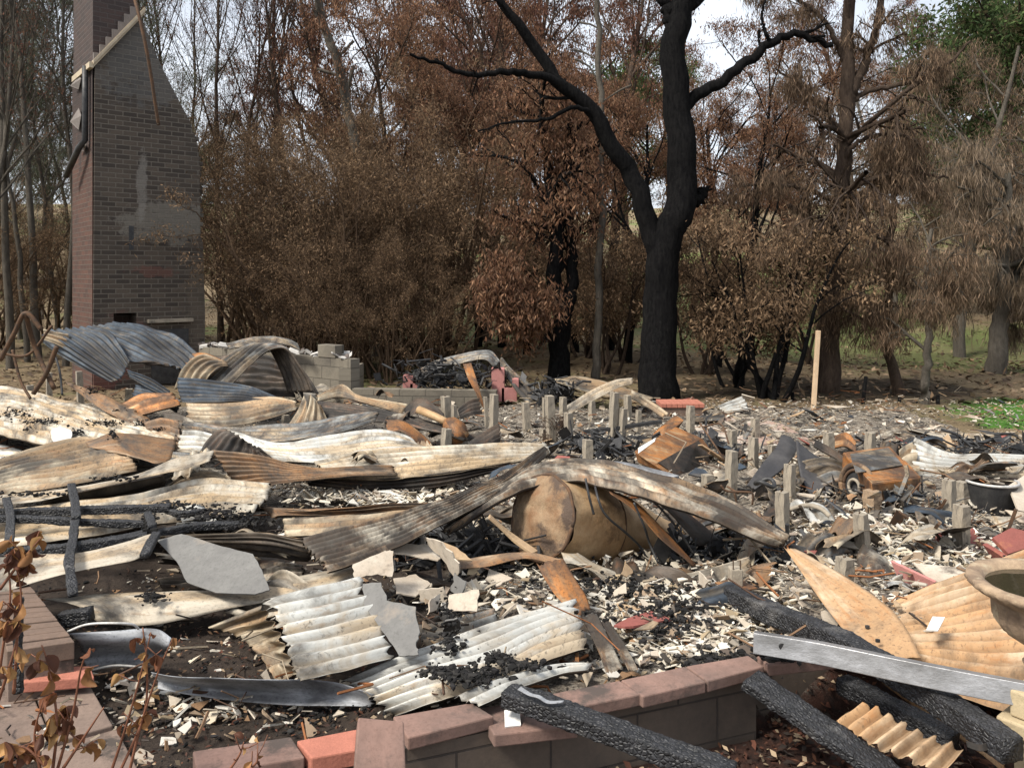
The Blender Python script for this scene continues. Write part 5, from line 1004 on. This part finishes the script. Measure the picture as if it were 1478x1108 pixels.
# ------------------------------------------------------------------ dented tank
tk = empty('dented_tank', tuple(P(850, 800, 5.6)), label='dented rusty tank lying on its side under the draped sheet', cat='tank'); to = np.array(tk.location)
ax0, ax1 = P(787, 747, 5.3), P(968, 778, 6.2); axd = (ax1 - ax0); AL = np.linalg.norm(axd); axd /= AL
sv = np.cross(axd, (0, 0, 1)); sv /= np.linalg.norm(sv); uv_ = np.cross(sv, axd)
nr, ns_ = 34, 64; vs_ = []
for i in range(nr):
    f = i / (nr-1); r_ = .27 * (1 + .04*math.sin(f*7)) * (1 - .36 * sstep(.5, 1.0, f)); c_ = ax0 + axd * AL * f - uv_ * .05 * sstep(.3, 1, f)
    for j in range(ns_):
        a = j * 2*math.pi / ns_; d_ = sv*math.cos(a) + uv_*math.sin(a) * (1.0)
        q = Vector((f*3.2, math.cos(a)*1.3, math.sin(a)*1.3)); rr_ = r_ * (1 + .08*mn.noise(q*1.6) + .03*mn.noise(q*5)) * (1 - .10*math.exp(-((f-.5)/.1)**2)*max(0, math.sin(a+.5)))
        vs_.append(c_ + d_*rr_ - to)
mb = MB(); mb.add(vs_, [(i*ns_+j, i*ns_+(j+1) % ns_, (i+1)*ns_+(j+1) % ns_, (i+1)*ns_+j) for i in range(nr-1) for j in range(ns_)] + [tuple(range((nr-1)*ns_, nr*ns_))])
mb.build('shell', M['tank'], tk, smooth=True)
vs_ = []; nd = 12
for i in range(nd):
    f = i/(nd-1)
    for j in range(ns_):
        a = j*2*math.pi/ns_; d_ = sv*math.cos(a) + uv_*math.sin(a); q = Vector((math.cos(a)*f*2, math.sin(a)*f*2, 4))
        vs_.append(ax0 - axd*(.035 + .05*(1-f*f) + .02*mn.noise(q*1.5)) + d_*.277*f*(1 + .03*mn.noise(q*2)) - to)
mb = MB(); mb.add(vs_, [(i*ns_+j, (i+1)*ns_+j, (i+1)*ns_+(j+1) % ns_, i*ns_+(j+1) % ns_) for i in range(nd-1) for j in range(ns_)]); mb.build('end_plate', M['tankend'], tk, smooth=True)
mb = MB(); mb.tube([ax0 - axd*.03 + (sv*math.cos(a) + uv_*math.sin(a))*.277*(1+.015*math.sin(a*9)) - to for a in np.linspace(0, 2*math.pi, 60)], .012, 7); mb.build('end_rim', M['rod'], tk, smooth=True)
mb = MB(); c_ = ax0 + axd*.36*AL; mb.tube([c_ + (sv*math.cos(a) + uv_*math.sin(a))*.277 - to for a in np.linspace(0, 2*math.pi, 60)], .006, 6); mb.build('seam', M['rod'], tk, smooth=True)
S('orange_flange', 'long orange-brown curved flange split off the right end of the tank', [[(876,704,5.3),(915,724,5.25),(960,765,5.2),(1006,815,5.1)],[(880,712,5.15),(918,742,5.1),(955,780,5.05),(1002,817,5.0)]], 'orange', 0, under='orange')
S('inner_sheet', 'mottled strip under the drape right of the tank', [[(905,700,5.5),(960,735,5.5),(1010,790,5.4)],[(925,700,5.6),(985,735,5.6),(1040,780,5.5)]], 'dark', 0)
bar('board', 'grey weathered plank leaning on the left end of the tank', [(706,745,5.1),(740,775,5.1),(772,798,5.0)], .06, .02, 'ply', 14, 'plank', ns=1)

# ------------------------------------------------------------------ overturned appliances
def hexbox(name, label, top, bot, mat, cat, sides=None):
    T_ = [P(*q) for q in top]; Bt = [P(*q) for q in bot]; o0 = sum(Bt) / 4
    e = empty(name, tuple(o0), label=label, cat=cat); mb = MB(); mb.hexa([q - o0 for q in Bt], [q - o0 for q in T_]); mb.build('body', M[mat], e, bevel=.015); return e, T_, Bt, o0
e, T_, Bt, o0 = hexbox('rusty_box', 'rusted orange and black appliance box tipped among the stumps, right of centre', [(915,650,7.9),(975,615,8.7),(1014,632,8.6),(943,671,7.7)], [(920,668,7.9),(985,640,8.8),(1040,668,8.6),(976,692,7.75)], 'orange', 'appliance')
def quad_on(name, mat, a, b, c, d, off, th, parent, o0):
    n_ = np.cross(b - a, d - a); n_ /= np.linalg.norm(n_); 
    if n_.dot(a - np.array((0,0,CAMZ))) > 0: n_ = -n_
    mb = MB(); mb.prism([q + n_*off - o0 for q in (a, b, c, d)], -n_*th); return mb.build(name, M[mat], parent, bevel=.002)
quad_on('side_panel', 'dark', T_[3]*.92+T_[2]*.08, T_[2]*.9+T_[3]*.1, Bt[2]*.9+Bt[3]*.1, Bt[3]*.92+Bt[2]*.08, .006, .01, e, o0)
quad_on('pale_patch', 'whitetile', T_[0]*.9+T_[1]*.1, T_[0]*.5+T_[1]*.5, T_[0]*.45+T_[1]*.42+T_[3]*.13, T_[0]*.78+T_[3]*.22, .004, .006, e, o0)
e2, T_, Bt, o0 = hexbox('small_rusty_box', 'smaller scorched box behind the big tipped appliance box', [(957,612,9.2),(976,598,9.4),(988,606,9.2),(968,622,9.0)], [(940,628,9.1),(958,612,9.4),(980,618,9.2),(962,632,9.0)], 'orange', 'box')
e, T_, Bt, o0 = hexbox('overturned_dryer', 'overturned rusted dryer with an open round drum, right of centre', [(1216,652,7.3),(1284,643,7.6),(1330,688,6.9),(1258,697,6.6)], [(1212,720,7.3),(1285,710,7.7),(1322,742,6.9),(1264,750,6.6)], 'orange', 'dryer')
dc = P(1236, 690, 7.0); nd_ = np.cross(T_[3] - T_[0], Bt[0] - T_[0]); nd_ /= np.linalg.norm(nd_)
if nd_.dot(dc - np.array((0,0,CAMZ))) > 0: nd_ = -nd_
nd_ = np.array((-.93,-.36,.10)); nd_ /= np.linalg.norm(nd_)
t0 = np.cross(nd_, (0,0,1)); t0 /= np.linalg.norm(t0); t1 = np.cross(nd_, t0); ctr = P(1237, 702, 6.93)
def ring(nm, r_, tr_, off, mat):
    mb = MB(); mb.tube([ctr - o0 + nd_*off + (t0*math.cos(a)*r_ + t1*math.sin(a)*r_*1.0) for a in np.linspace(0, 2*math.pi, 48)], tr_, 8); mb.build(nm, M[mat], e, smooth=True)
ring('drum_rim', .185, .024, .0, 'tankend'); ring('drum_flange', .14, .014, .01, 'rod'); ring('drum_hub', .06, .014, .035, 'stump')
mb = MB(); mb.add([ctr - o0 + nd_*.004 + (t0*math.cos(a)*.185 + t1*math.sin(a)*.185) for a in np.linspace(0, 2*math.pi, 41)[:-1]], [tuple(range(40))]); mb.build('drum', M['black'], e)
quad_on('cabinet_opening', 'black', T_[3]*.8+T_[2]*.2 + (Bt[3]-T_[3])*.25, T_[2]*.92+T_[3]*.08 + (Bt[2]-T_[2])*.25, Bt[2]*.92+Bt[3]*.08, Bt[3]*.7+Bt[2]*.3, .004, .006, e, o0)
quad_on('orange_top', 'orange', T_[3]*.97+T_[1]*.03, T_[2]*.98+T_[0]*.02, T_[2]*.5+T_[1]*.5, T_[3]*.5+T_[0]*.5, .004, .005, e, o0)
quad_on('top_panel', 'grey', T_[0]*.9+T_[2]*.1, T_[1]*.93+T_[3]*.07, T_[1]*.55+T_[2]*.42, T_[0]*.5+T_[3]*.47, .005, .008, e, o0)
S('tapered_panel', 'long dark tapering metal arm pointing down left, left of the dryer', [[(1128,628,7.9),(1118,648,7.6),(1098,672,7.2),(1078,700,6.9)],[(1140,630,7.9),(1138,648,7.6),(1116,676,7.2),(1084,704,6.9)],[(1152,640,7.9),(1148,655,7.6),(1128,678,7.2),(1090,706,6.9)]], 'plastic', 0, thick=.02, under='plastic')
S('curved_plate', 'dark grey curved plastic-like panel leaning against the dryer', [[(1150,634,7.6),(1152,660,7.4),(1158,690,7.2),(1170,712,7.0)],[(1168,648,7.6),(1170,672,7.4),(1180,695,7.2),(1190,712,7.0)],[(1206,676,7.5),(1202,684,7.4),(1200,700,7.2),(1202,712,7.0)]], 'plastic', 0, thick=.015, under='plastic')
S('curved_plate', 'black bent arm reaching from the dark panel to the dryer top', [[(1176,634,7.9),(1196,644,7.8),(1222,662,7.5)],[(1174,642,7.8),(1196,654,7.7),(1220,672,7.4)]], 'dark', 0, thick=.02, under='dark')
S('crumpled_sheet', 'small rust-orange crumpled sheet above the dryer', [[(1204,632,9),(1222,626,9.1),(1234,640,8.9)],[(1200,646,8.7),(1220,644,8.7),(1236,652,8.6)]], 'orange', 2, .01)
pc = P(1104, 700, 6.6); mb = MB(); mb.tube([pc + np.array((math.cos(a)*.075, math.sin(a)*.07, .02+.02*math.sin(a*2))) for a in np.linspace(0, 2*math.pi, 40)], .018, 9)
mb.build('pump_housing', M['black'], smooth=True, label='dark ring-shaped motor housing below the tapering arm', cat='motor part')
e = empty('black_tub', tuple(P(1430, 718, 6.6)), label='blackened half-round tub at the right edge below the whitish sheet', cat='tub')
mb = MB(); vs_ = []
for i in range(7):
    f = i/6
    for j in range(25): a = math.pi*(j/24) + math.pi; vs_.append((math.cos(a)*.2*(.75+.25*f), math.sin(a)*.2*(.75+.25*f), -.12 + .26*f))
mb.add(vs_, [(i*25+j, i*25+j+1, (i+1)*25+j+1, (i+1)*25+j) for i in range(6) for j in range(24)]); mb.build('shell', M['black'], e, smooth=True)
mb = MB(); mb.tube([(math.cos(a)*.2, math.sin(a)*.2, .14) for a in np.linspace(math.pi, 2*math.pi, 20)], .012, 6); mb.build('rim', M['whitewire'], e, smooth=True)

# ------------------------------------------------------------------ garden urn and pedestal
UC = P(1512, 845, 3.15); ur = empty('garden_urn', (UC[0], UC[1], .45), label='weathered sandstone urn brimming with water at the right edge', cat='urn')
zr = UC[2] - .45
prof = [(.075,0),(.085,.02),(.055,.05),(.05,.07),(.09,.10),(.15,.14),(.185,.19),(.19,zr-.075),(.205,zr-.06),(.255,zr-.03),(.285,zr-.005),(.28,zr+.012),(.245,zr+.016),(.225,zr+.008),(.21,zr-.02),(.19,zr-.06),(.05,zr-.08)]
nsg = 96; vs_ = []
for i, (r_, z) in enumerate(prof):
    for j in range(nsg):
        a = j*2*math.pi/nsg; lob = 1 + (.035*math.cos(a*22) if 4 <= i <= 7 else 0) + (.018*math.cos(a*30 + z*40) if 8 <= i <= 10 else 0)
        vs_.append((math.cos(a)*r_*lob, math.sin(a)*r_*lob, z + .004*mn.noise(Vector((math.cos(a)*4, math.sin(a)*4, i)))))
mb = MB(); mb.add(vs_, [(i*nsg+j, i*nsg+(j+1) % nsg, (i+1)*nsg+(j+1) % nsg, (i+1)*nsg+j) for i in range(len(prof)-1) for j in range(nsg)]); mb.build('bowl', M['urn'], ur, smooth=True)
k = NM('dark_water', .03, 0, .6); wm_ = k.out((.03,.025,.015), k.noise(k.map(), 14, 3, .5), .002, .2)
mb = MB(); mb.add([(math.cos(a)*.214, math.sin(a)*.214, zr-.012) for a in np.linspace(0, 2*math.pi, 65)[:-1]], [tuple(range(64))]); mb.build('water', wm_, ur)
pd = empty('stone_pedestal', (2.085, 3.0, -.05), R(38), label='yellow sandstone pedestal with a moulded cap at the bottom right corner', cat='pedestal')
hw = .175; mb = MB()
for r_, z0_, z1_ in ((hw-.035, .39, .49), (hw, .33, .388), (hw-.02, .29, .328)): mb.box((0, 0, (z0_+z1_)/2), np.eye(3), (r_, r_, (z1_-z0_)/2 - .0005))
mb.build('cap', M['pedestal'], pd, bevel=.008)
mb = MB(); mb.box((0, 0, .14), np.eye(3), (hw-.045, hw-.045, .148)); mb.build('shaft', M['pedestal'], pd, bevel=.005)
mb = MB()
for sx in (-1, 1): mb.box((sx*(hw-.075), -(hw-.04), .14), np.eye(3), (.012, .008, .12))
mb.box((0, -(hw-.04), .25), np.eye(3), (hw-.09, .008, .012)); mb.build('panel_moulding', M['pedestal'], pd, bevel=.003)

# ------------------------------------------------------------------ burnt tangles, rubble, charcoal, litter
nrg = np.random.default_rng(11)
def frag_mesh(pts, size, flat, cols, k_tilt=.35):
    """irregular flat fragments, one mesh"""
    mb = MB()
    for p in pts:
        s_ = size(); m_ = int(nrg.integers(3, 7)); ang = np.sort(nrg.random(m_) * 2*math.pi)
        n_ = np.array((nrg.normal()*k_tilt, nrg.normal()*k_tilt, 1)); n_ /= np.linalg.norm(n_); t0 = np.cross(n_, (nrg.normal(), 1, 0)); t0 /= np.linalg.norm(t0); t1 = np.cross(n_, t0)
        el = .35 + .65*nrg.random(); th = flat * (.5 + nrg.random())
        q = [p + (t0*math.cos(a) + t1*math.sin(a)*el) * s_ * (.6+.5*nrg.random()) for a in ang]
        mb.prism([x + n_*th for x in q], -n_*th, tuple(np.array(cols[int(nrg.integers(0, len(cols)))]) * (.75 + .4*nrg.random())))
    return mb
def inside(n, x0, x1, y0, y1, cond=None, lift=.02, pw=1.0):
    out = []
    while len(out) < n:
        x = x0 + (x1-x0)*nrg.random(); y = y0 + (y1-y0) * nrg.random()**pw
        if abs(x) > y*.78 + .3: continue
        if wall_side(x, y) < .16 or (x > 1.1 and y < 3.95): continue
        if cond and not cond(x, y): continue
        out.append(np.array((x, y, az(x, y) + lift*nrg.random())))
    return out
CR = [(.50,.45,.37),(.44,.38,.30),(.56,.52,.46),(.34,.28,.21),(.36,.28,.18),(.22,.18,.14),(.13,.11,.095),(.40,.35,.28),(.30,.18,.10)]
clus = lambda x, y: mn.noise(Vector((x*1.3, y*1.3, 4))) + .5*mn.noise(Vector((x*3.7, y*3.7, 9)))
white = lambda x, y: clus(x, y) > (-.25 if x > -.4 else .1)
o = frag_mesh(inside(13000, -7.5, 8, 3.2, 12.3, white, .07, 1.3), lambda: .010 + .06*nrg.random()**2.6, .006, CR, .45).build('plaster_rubble', M['rubble'], label='scattered cream and tan plaster and tile crumbs covering the floor', cat='rubble', kind='stuff')
# denser bright rubble where the photo shows it: right of the tank and in the centre foreground
pts = [P(nrg.normal(1000, 60), nrg.normal(905, 30), .17 + .05*nrg.random()) for _ in range(1500)] + [P(nrg.normal(1260, 115), nrg.normal(800, 42), .07 + .06*nrg.random()) for _ in range(4200)] + [P(nrg.normal(560, 90), nrg.normal(712, 9), .10 + .05*nrg.random()) for _ in range(1500)] + [P(nrg.normal(900, 100), nrg.normal(850, 20), .10 + .06*nrg.random()) for _ in range(1200)] + [P(nrg.normal(860, 60), nrg.normal(640, 12), .06) for _ in range(500)]
pts = [p for p in pts if wall_side(p[0], p[1]) > .13 and not (p[0] > 1.1 and p[1] < 3.8)]
frag_mesh(pts, lambda: .012 + .065*nrg.random()**2, .005, [(.60,.55,.46),(.66,.62,.55),(.52,.46,.36),(.56,.50,.40),(.36,.28,.18),(.25,.2,.16),(.62,.58,.5),(.1,.085,.07)], .4).build('white_rubble', M['rubble'], label='dense whitish broken plaster between the tank and the coping blocks', cat='rubble', kind='stuff')
def lump_mesh(pts, size, cols):
    mb = MB(); ico = [(0,0,.8),(.89,0,.45),(.28,.85,.45),(-.72,.53,.45),(-.72,-.53,.45),(.28,-.85,.45),(.72,.53,-.45),(-.28,.85,-.45),(-.89,0,-.45),(-.28,-.85,-.45),(.72,-.53,-.45),(0,0,-1)]
    fi = [(0,1,2),(0,2,3),(0,3,4),(0,4,5),(0,5,1),(1,6,2),(2,7,3),(3,8,4),(4,9,5),(5,10,1),(2,6,7),(3,7,8),(4,8,9),(5,9,10),(1,10,6),(6,11,7),(7,11,8),(8,11,9),(9,11,10),(10,11,6)]
    for p in pts:
        s_ = size(); sc = s_*np.array((.6+nrg.random(), .6+nrg.random()*.8, .5+.5*nrg.random()))
        mb.add([p + np.array(v)*sc*(.7+.6*nrg.random()) for v in ico], fi, tuple(np.array(cols[int(nrg.integers(0, len(cols)))])*(.6+.7*nrg.random())))
    return mb
BK = [(.012,.012,.012),(.018,.017,.018),(.008,.008,.008),(.035,.033,.031)]
dark = lambda x, y: clus(x+9, y) > .0
pts = inside(5200, -7, 7, 3.1, 13, dark, .06, 1.5)
cl = [(62,607,.43,26,4,180),(20,596,.43,24,5,120),(112,623,.42,10,4,80),(42,618,.41,10,4,50),(150,610,.40,28,4,160),(205,612,8.9,16,5,120),(228,622,8.7,16,4,80),(135,566,9.9,9,5,60),(170,592,9.4,12,3,30),(60,712,.47,50,3,90),(165,690,.49,28,3,90),(163,628,.56,6,7,50),
      (215,752,.44,8,14,200),(300,740,.4,45,9,420),(345,752,.37,26,9,200),(250,728,.42,25,5,150),(220,860,.28,16,6,90),(640,968,.34,28,7,160),(680,975,.34,40,11,480),(720,950,.36,18,8,160),(760,960,.36,30,6,160),(650,880,.3,20,20,120),(650,925,.3,20,18,120),(840,840,.2,60,14,220),
      (960,885,.24,60,26,700),(1040,955,.26,50,12,500),(930,850,.2,60,14,300),(1200,800,.12,90,20,300),(1140,945,.32,34,6,200),(300,1000,.06,90,14,420),(330,950,.05,60,14,240),(260,1040,.04,50,10,180),(420,1035,.05,80,9,260),(1075,860,.15,30,20,160),(700,830,.12,50,14,200)]
for x, y, t, sx, sy, n_ in cl: pts += [P(nrg.normal(x, sx*.6), nrg.normal(y, sy*.6), t + (.008*nrg.normal() if t < 3 else 0)) for _ in range(n_)]
lump_mesh(pts, lambda: .004 + .013*nrg.random()**2.5, BK).build('charcoal', M['rubble'], label='black charcoal lumps scattered over sheets and floor', cat='charcoal', kind='stuff')
# sticks, twisted wire and strips
mb = MB()
for p in inside(1100, -7, 8, 3.3, 13.5, None, .10, 1.5):
    a = nrg.random()*2*math.pi; L = .08 + .3*nrg.random()**1.6; d_ = np.array((math.cos(a), math.sin(a), nrg.normal()*.25)); c_ = p + (0, 0, .03)
    cv_ = np.array((-d_[1], d_[0], nrg.normal()*.3))*L*.3*nrg.normal()
    mb.tube([c_, c_ + d_*L*.5 + cv_, c_ + d_*L], .0025 + .005*nrg.random(), 4, [(.08,.045,.03),(.04,.03,.025),(.2,.12,.07),(.3,.24,.17),(.25,.1,.04)][int(nrg.integers(0,5))])
mb.build('sticks_and_wire', M['rubble'], label='tangle of burnt sticks, wire and metal strips over the rubble', cat='debris', kind='stuff')
# individual larger boards over the floor
GBd = 'larger broken boards and plates in the rubble field'
pts = inside(230, -2.5, 7.5, 3.9, 12.5, lambda x, y: x > -.4 or y > 8, .05, 1.3)
for p in pts:
    mb = frag_mesh([p + (0, 0, .05)], lambda: .06 + .16*nrg.random()**2, .010, [(1,1,1)], .45); mb.c = []
    mb.build('broken_board', M[['palecement','ply','cream','cement','palecement','redtile','tan','rust','blue','palecement'][int(nrg.integers(0, 10))]], label='flat broken board or plate lying in the rubble field', cat='board', group=GBd)
# larger plaster shards on top
pts = [P(nrg.normal(985, 65), nrg.normal(900, 32), .22) for _ in range(260)] + [P(nrg.normal(1270, 120), nrg.normal(800, 42), .13) for _ in range(420)] + [P(nrg.normal(870, 50), nrg.normal(632, 12), .1) for _ in range(60)] + [P(nrg.normal(1100, 80), nrg.normal(860, 25), .16) for _ in range(160)] + [P(nrg.normal(540, 80), nrg.normal(708, 8), .16) for _ in range(200)] + [P(nrg.normal(720, 50), nrg.normal(870, 20), .24) for _ in range(60)] + [P(nrg.normal(380, 90), nrg.normal(1010, 22), .07) for _ in range(90)] + [P(nrg.normal(350, 50), nrg.normal(930, 14), .06) for _ in range(50)]
pts = [p for p in pts if wall_side(p[0], p[1]) > .13 and not (p[0] > 1.1 and p[1] < 3.8)]
frag_mesh(pts, lambda: .03 + .05*nrg.random()**1.6, .007, [(.62,.57,.48),(.68,.64,.57),(.5,.43,.33),(.58,.5,.4),(.3,.22,.15)], .5).build('plaster_shards', M['rubble'], label='larger cream plaster shards lying on the finer rubble', cat='rubble', kind='stuff')
# black tangles (burnt furniture and framing)
def tangle(name, label, cx, cy, d, sx, sy, sz, n_, cat, mats=('black', 'rod')):
    c_ = P(cx, cy, d); mb = MB()
    for i in range(n_):
        p = c_ + nrg.normal(size=3)*np.array((sx, sz, sy)); p[2] = max(p[2], .02); v_ = rvec(nrg)*(.12+.3*nrg.random()); v_[2] *= .6
        mb.tube([p, p + v_*.5 + nrg.normal(size=3)*.03, p + v_], .004 + .018*nrg.random()**2, 4)
        if nrg.random() < .35: q_ = p + v_*.3; w_ = rvec(nrg)*.12; u_ = rvec(nrg)*.12; mb.prism([q_, q_+w_, q_+w_+u_, q_+u_], rvec(nrg)*.004)
    return mb.build(name, M[mats[0]], label=label, cat=cat, kind='stuff')
tangle('burnt_tangle', 'black tangle of burnt wreckage under the curved roof of the mound', 655, 545, 12.5, .42, .12, .12, 260, 'wreckage')
tangle('burnt_tangle', 'dark heap of burnt bits below the tan sheet beside the forked tree', 808, 568, 12, .14, .1, .1, 120, 'wreckage')
tangle('burnt_tangle', 'blackened heap between the stumps and the tipped appliance box', 870, 645, 8.7, .2, .07, .2, 110, 'wreckage')
tangle('burnt_tangle', 'brown mess of burnt wire behind the tipped appliance box', 1020, 650, 9.2, .25, .08, .2, 90, 'wreckage')
tangle('burnt_tangle', 'ashen heap spilling out of the overturned dryer', 1310, 735, 6.7, .2, .06, .12, 150, 'wreckage', ('grey',))
tangle('burnt_tangle', 'black clutter in the shade left of the dented tank', 690, 790, 5.4, .3, .06, .15, 160, 'wreckage')
tangle('burnt_tangle', 'black clutter in the shade right of the dented tank', 1030, 800, 5.6, .3, .05, .15, 140, 'wreckage')
# broad mixed rubble on the right
tangle('burnt_tangle', 'rusty sticks lying in the rubble between the drape and the red tiles', 1330, 775, 6.2, .5, .05, .35, 140, 'wreckage', ('rod',))
tangle('burnt_tangle', 'dark burnt clutter above the tan boards at the far right', 1400, 655, 8.6, .5, .08, .2, 120, 'wreckage')
# leaf litter in the foreground soil and on the ground behind
def litter(n_, fx_, lab, L, cols, mat='darkleaf'):
    c_ = np.array([fx_() for _ in range(n_)]); d_ = nrg.normal(size=(n_, 3))*np.array((1,1,.3)); d_ /= np.linalg.norm(d_, axis=1)[:, None]
    s_ = np.cross(d_, np.array((0,0,1)) + nrg.normal(size=(n_,3))*.4); s_ /= np.linalg.norm(s_, axis=1)[:, None]; l_ = L*(.5+nrg.random(n_))[:, None]; w_ = l_*.22
    V = np.stack([c_, c_ + d_*l_*.5 + s_*w_ + (0,0,.004), c_ + d_*l_, c_ + d_*l_*.5 - s_*w_], 1)
    o = link('leaf_litter', quads_mesh('leaf_litter', V, np.array(cols)[nrg.integers(0, len(cols), n_)]*(.6+.7*nrg.random(n_))[:, None]), M[mat], label=lab, cat='leaf litter', kind='stuff'); return o
LT = [(.09,.035,.022),(.06,.028,.02),(.13,.055,.03),(.045,.025,.018),(.35,.26,.17),(.04,.03,.025)]
def fsoil():
    while True:
        x, y = nrg.uniform(-.6, 3.0), nrg.uniform(2.2, 3.9)
        if wall_side(x, y) < (.0 if x < 1.1 else .3): return (x, y, az(x, y) + .03*nrg.random())
litter(9000, fsoil, 'red-brown fallen leaves and mulch in front of the wall', .035, LT)
def bsoil():
    while True:
        x, y = nrg.uniform(-2.6, -.3), nrg.uniform(3.0, 4.6)
        if wall_side(x, y) > .1: return (x, y, az(x, y) + .02)
litter(2600, bsoil, 'curled leaves and bark bits on the dark soil behind the left wall', .026, LT + [(.2,.12,.07),(.26,.18,.11)])
def far():
    y = nrg.uniform(12.5, 32); x = nrg.uniform(-.75, .75)*y; return (x, y, gz(x, y) + .02)
litter(16000, far, 'brown leaf litter over the cleared ground behind the rubble', .13, [(.2,.13,.075),(.13,.085,.05),(.27,.19,.12),(.09,.06,.04),(.07,.05,.035)])

# ------------------------------------------------------------------ dead plants at the lower left
def leafy(name, label, stems, nl, mat_l='deadleaf', ls=.05, seed=1, group=None):
    rr_ = np.random.default_rng(seed); b0 = P(*stems[0][0]); e = empty(name, tuple(b0), label=label, cat='plant', group=group); cols = [(.36,.18,.07),(.26,.12,.045),(.20,.075,.035),(.44,.25,.10),(.12,.05,.03)]
    mb = MB(); tips = []
    for s_ in stems:
        pts = path(s_, 16) - b0; mb.tube(pts, np.linspace(.0055, .002, 16), 6); tips.append(pts)
        for q in range(3): i = int(rr_.integers(4, 14)); v_ = rvec(rr_)*.05; v_[2] = abs(v_[2]); tw = np.array([pts[i], pts[i]+v_*.6, pts[i]+v_*1.3+(0,0,.01)]); mb.tube(tw, .0018, 4); tips.append(tw)
    mb.build('stem', M['deadstem'], e, smooth=True)
    for q in range(nl):
        t_ = tips[int(rr_.integers(0, len(tips)))]; c_ = t_[int(rr_.integers(len(t_)//2, len(t_)))]; L = ls*(.5+.8*rr_.random()); W_ = L*.6
        d_ = rvec(rr_); d_[2] = -abs(d_[2]) - .4; d_ /= np.linalg.norm(d_); s_ = np.cross(d_, rvec(rr_)); s_ /= np.linalg.norm(s_); n_ = np.cross(d_, s_)
        g_ = []; col = tuple(np.array(cols[int(rr_.integers(0, 5))])*(.8+.4*rr_.random())); cu = rr_.normal()*1.4
        for i in range(6):
            f = i/5; w_ = W_*.5*math.sin(math.pi*min(.97, f*.9+.06))**.8; cen = c_ + d_*L*f + n_*L*.25*math.sin(f*3)*cu*.5
            for t in (-1, -.5, 0, .5, 1): g_.append(cen + s_*w_*t + n_*(abs(t)**1.5*w_*.9*(1 if cu > 0 else -1) + .12*w_*rr_.normal()))
        mb = MB(); mb.add(g_, [(i*5+j, i*5+j+1, (i+1)*5+j+1, (i+1)*5+j) for i in range(5) for j in range(4)], col); mb.build('leaf', M['deadleaf'], e, smooth=True)
    return e
M['deadleaf'] = col_mat('crisp_dead_leaf', .6, .3, None, .35, 40); M['deadstem'] = simple_mat('red_brown_stem', (.22,.09,.05), (.14,.06,.035), 20, .7)
leafy('dead_plant', 'withered plant with crisp brown leaves on red stems at the bottom left', [[(75,1120,2.62),(82,1040,2.62),(70,960,2.66),(60,930,2.66)],[(80,1120,2.62),(105,1030,2.62),(118,960,2.62),(130,935,2.58)],[(60,1120,2.58),(50,1060,2.58),(62,1010,2.58)],[(90,1110,2.62),(130,1050,2.62),(150,1020,2.62)],[(70,1110,2.58),(40,1080,2.58),(20,1075,2.58)]], 60, ls=.055, seed=3)
leafy('dead_plant', 'thin withered plant with bare red stems in front of the gutter at the lower left', [[(158,1120,2.66),(178,1060,2.66),(200,985,2.66),(218,912,2.66)],[(185,1120,2.66),(205,1040,2.66),(232,960,2.66),(250,920,2.66)],[(170,1120,2.66),(208,1030,2.7),(212,960,2.7),(206,905,2.7)]], 26, ls=.04, seed=5)
leafy('dead_plant', 'dead shrub with curled brown leaves at the left edge by the brick wall', [[(-10,1030,2.6),(5,930,2.6),(15,860,2.6),(10,800,2.6)],[(-5,1020,2.6),(25,920,2.6),(30,850,2.6),(22,815,2.6)],[(20,1000,2.6),(24,940,2.6),(28,870,2.6)],[(0,850,2.6),(30,810,2.6),(60,775,2.6)]], 80, ls=.05, seed=7)
leafy('dead_sprig', 'tiny dead sprig before the first coping block', [[(320,1125,2.5),(345,1090,2.5),(352,1070,2.5)],[(345,1120,2.5),(370,1100,2.5),(372,1085,2.5)]], 7, ls=.025, seed=9)
beam('dark charred stake standing among the dead leaves at the left edge', [(27,1000,2.75),(26,930,2.78),(28,862,2.8)], .022, .022, name='charred_stake', cat='stake')
# fence stakes and stumps beyond
for i, (x, yb, yt, dx, lab) in enumerate([(1242,597,543,8,'leaning charred stake just right of the tall casuarina'),(1293,600,573,6,'short leaning charred stake left of the small tree'),(1353,602,570,1,'blackened post right of the small tree'),(1144,590,566,0,'thin charred stake left of the pale pole')]):
    mb = MB(); a = P(x, yb, 12.6 if i != 3 else 12.9); b = P(x + dx, yt, 12.6 if i != 3 else 12.9); a[2] -= .15; mb.tube([a, (a+b)/2, b], [.035 if i else .03, .032, .028], 7); mb.build('fence_stake', M['bkblack'], smooth=True, label=lab, cat='stake')
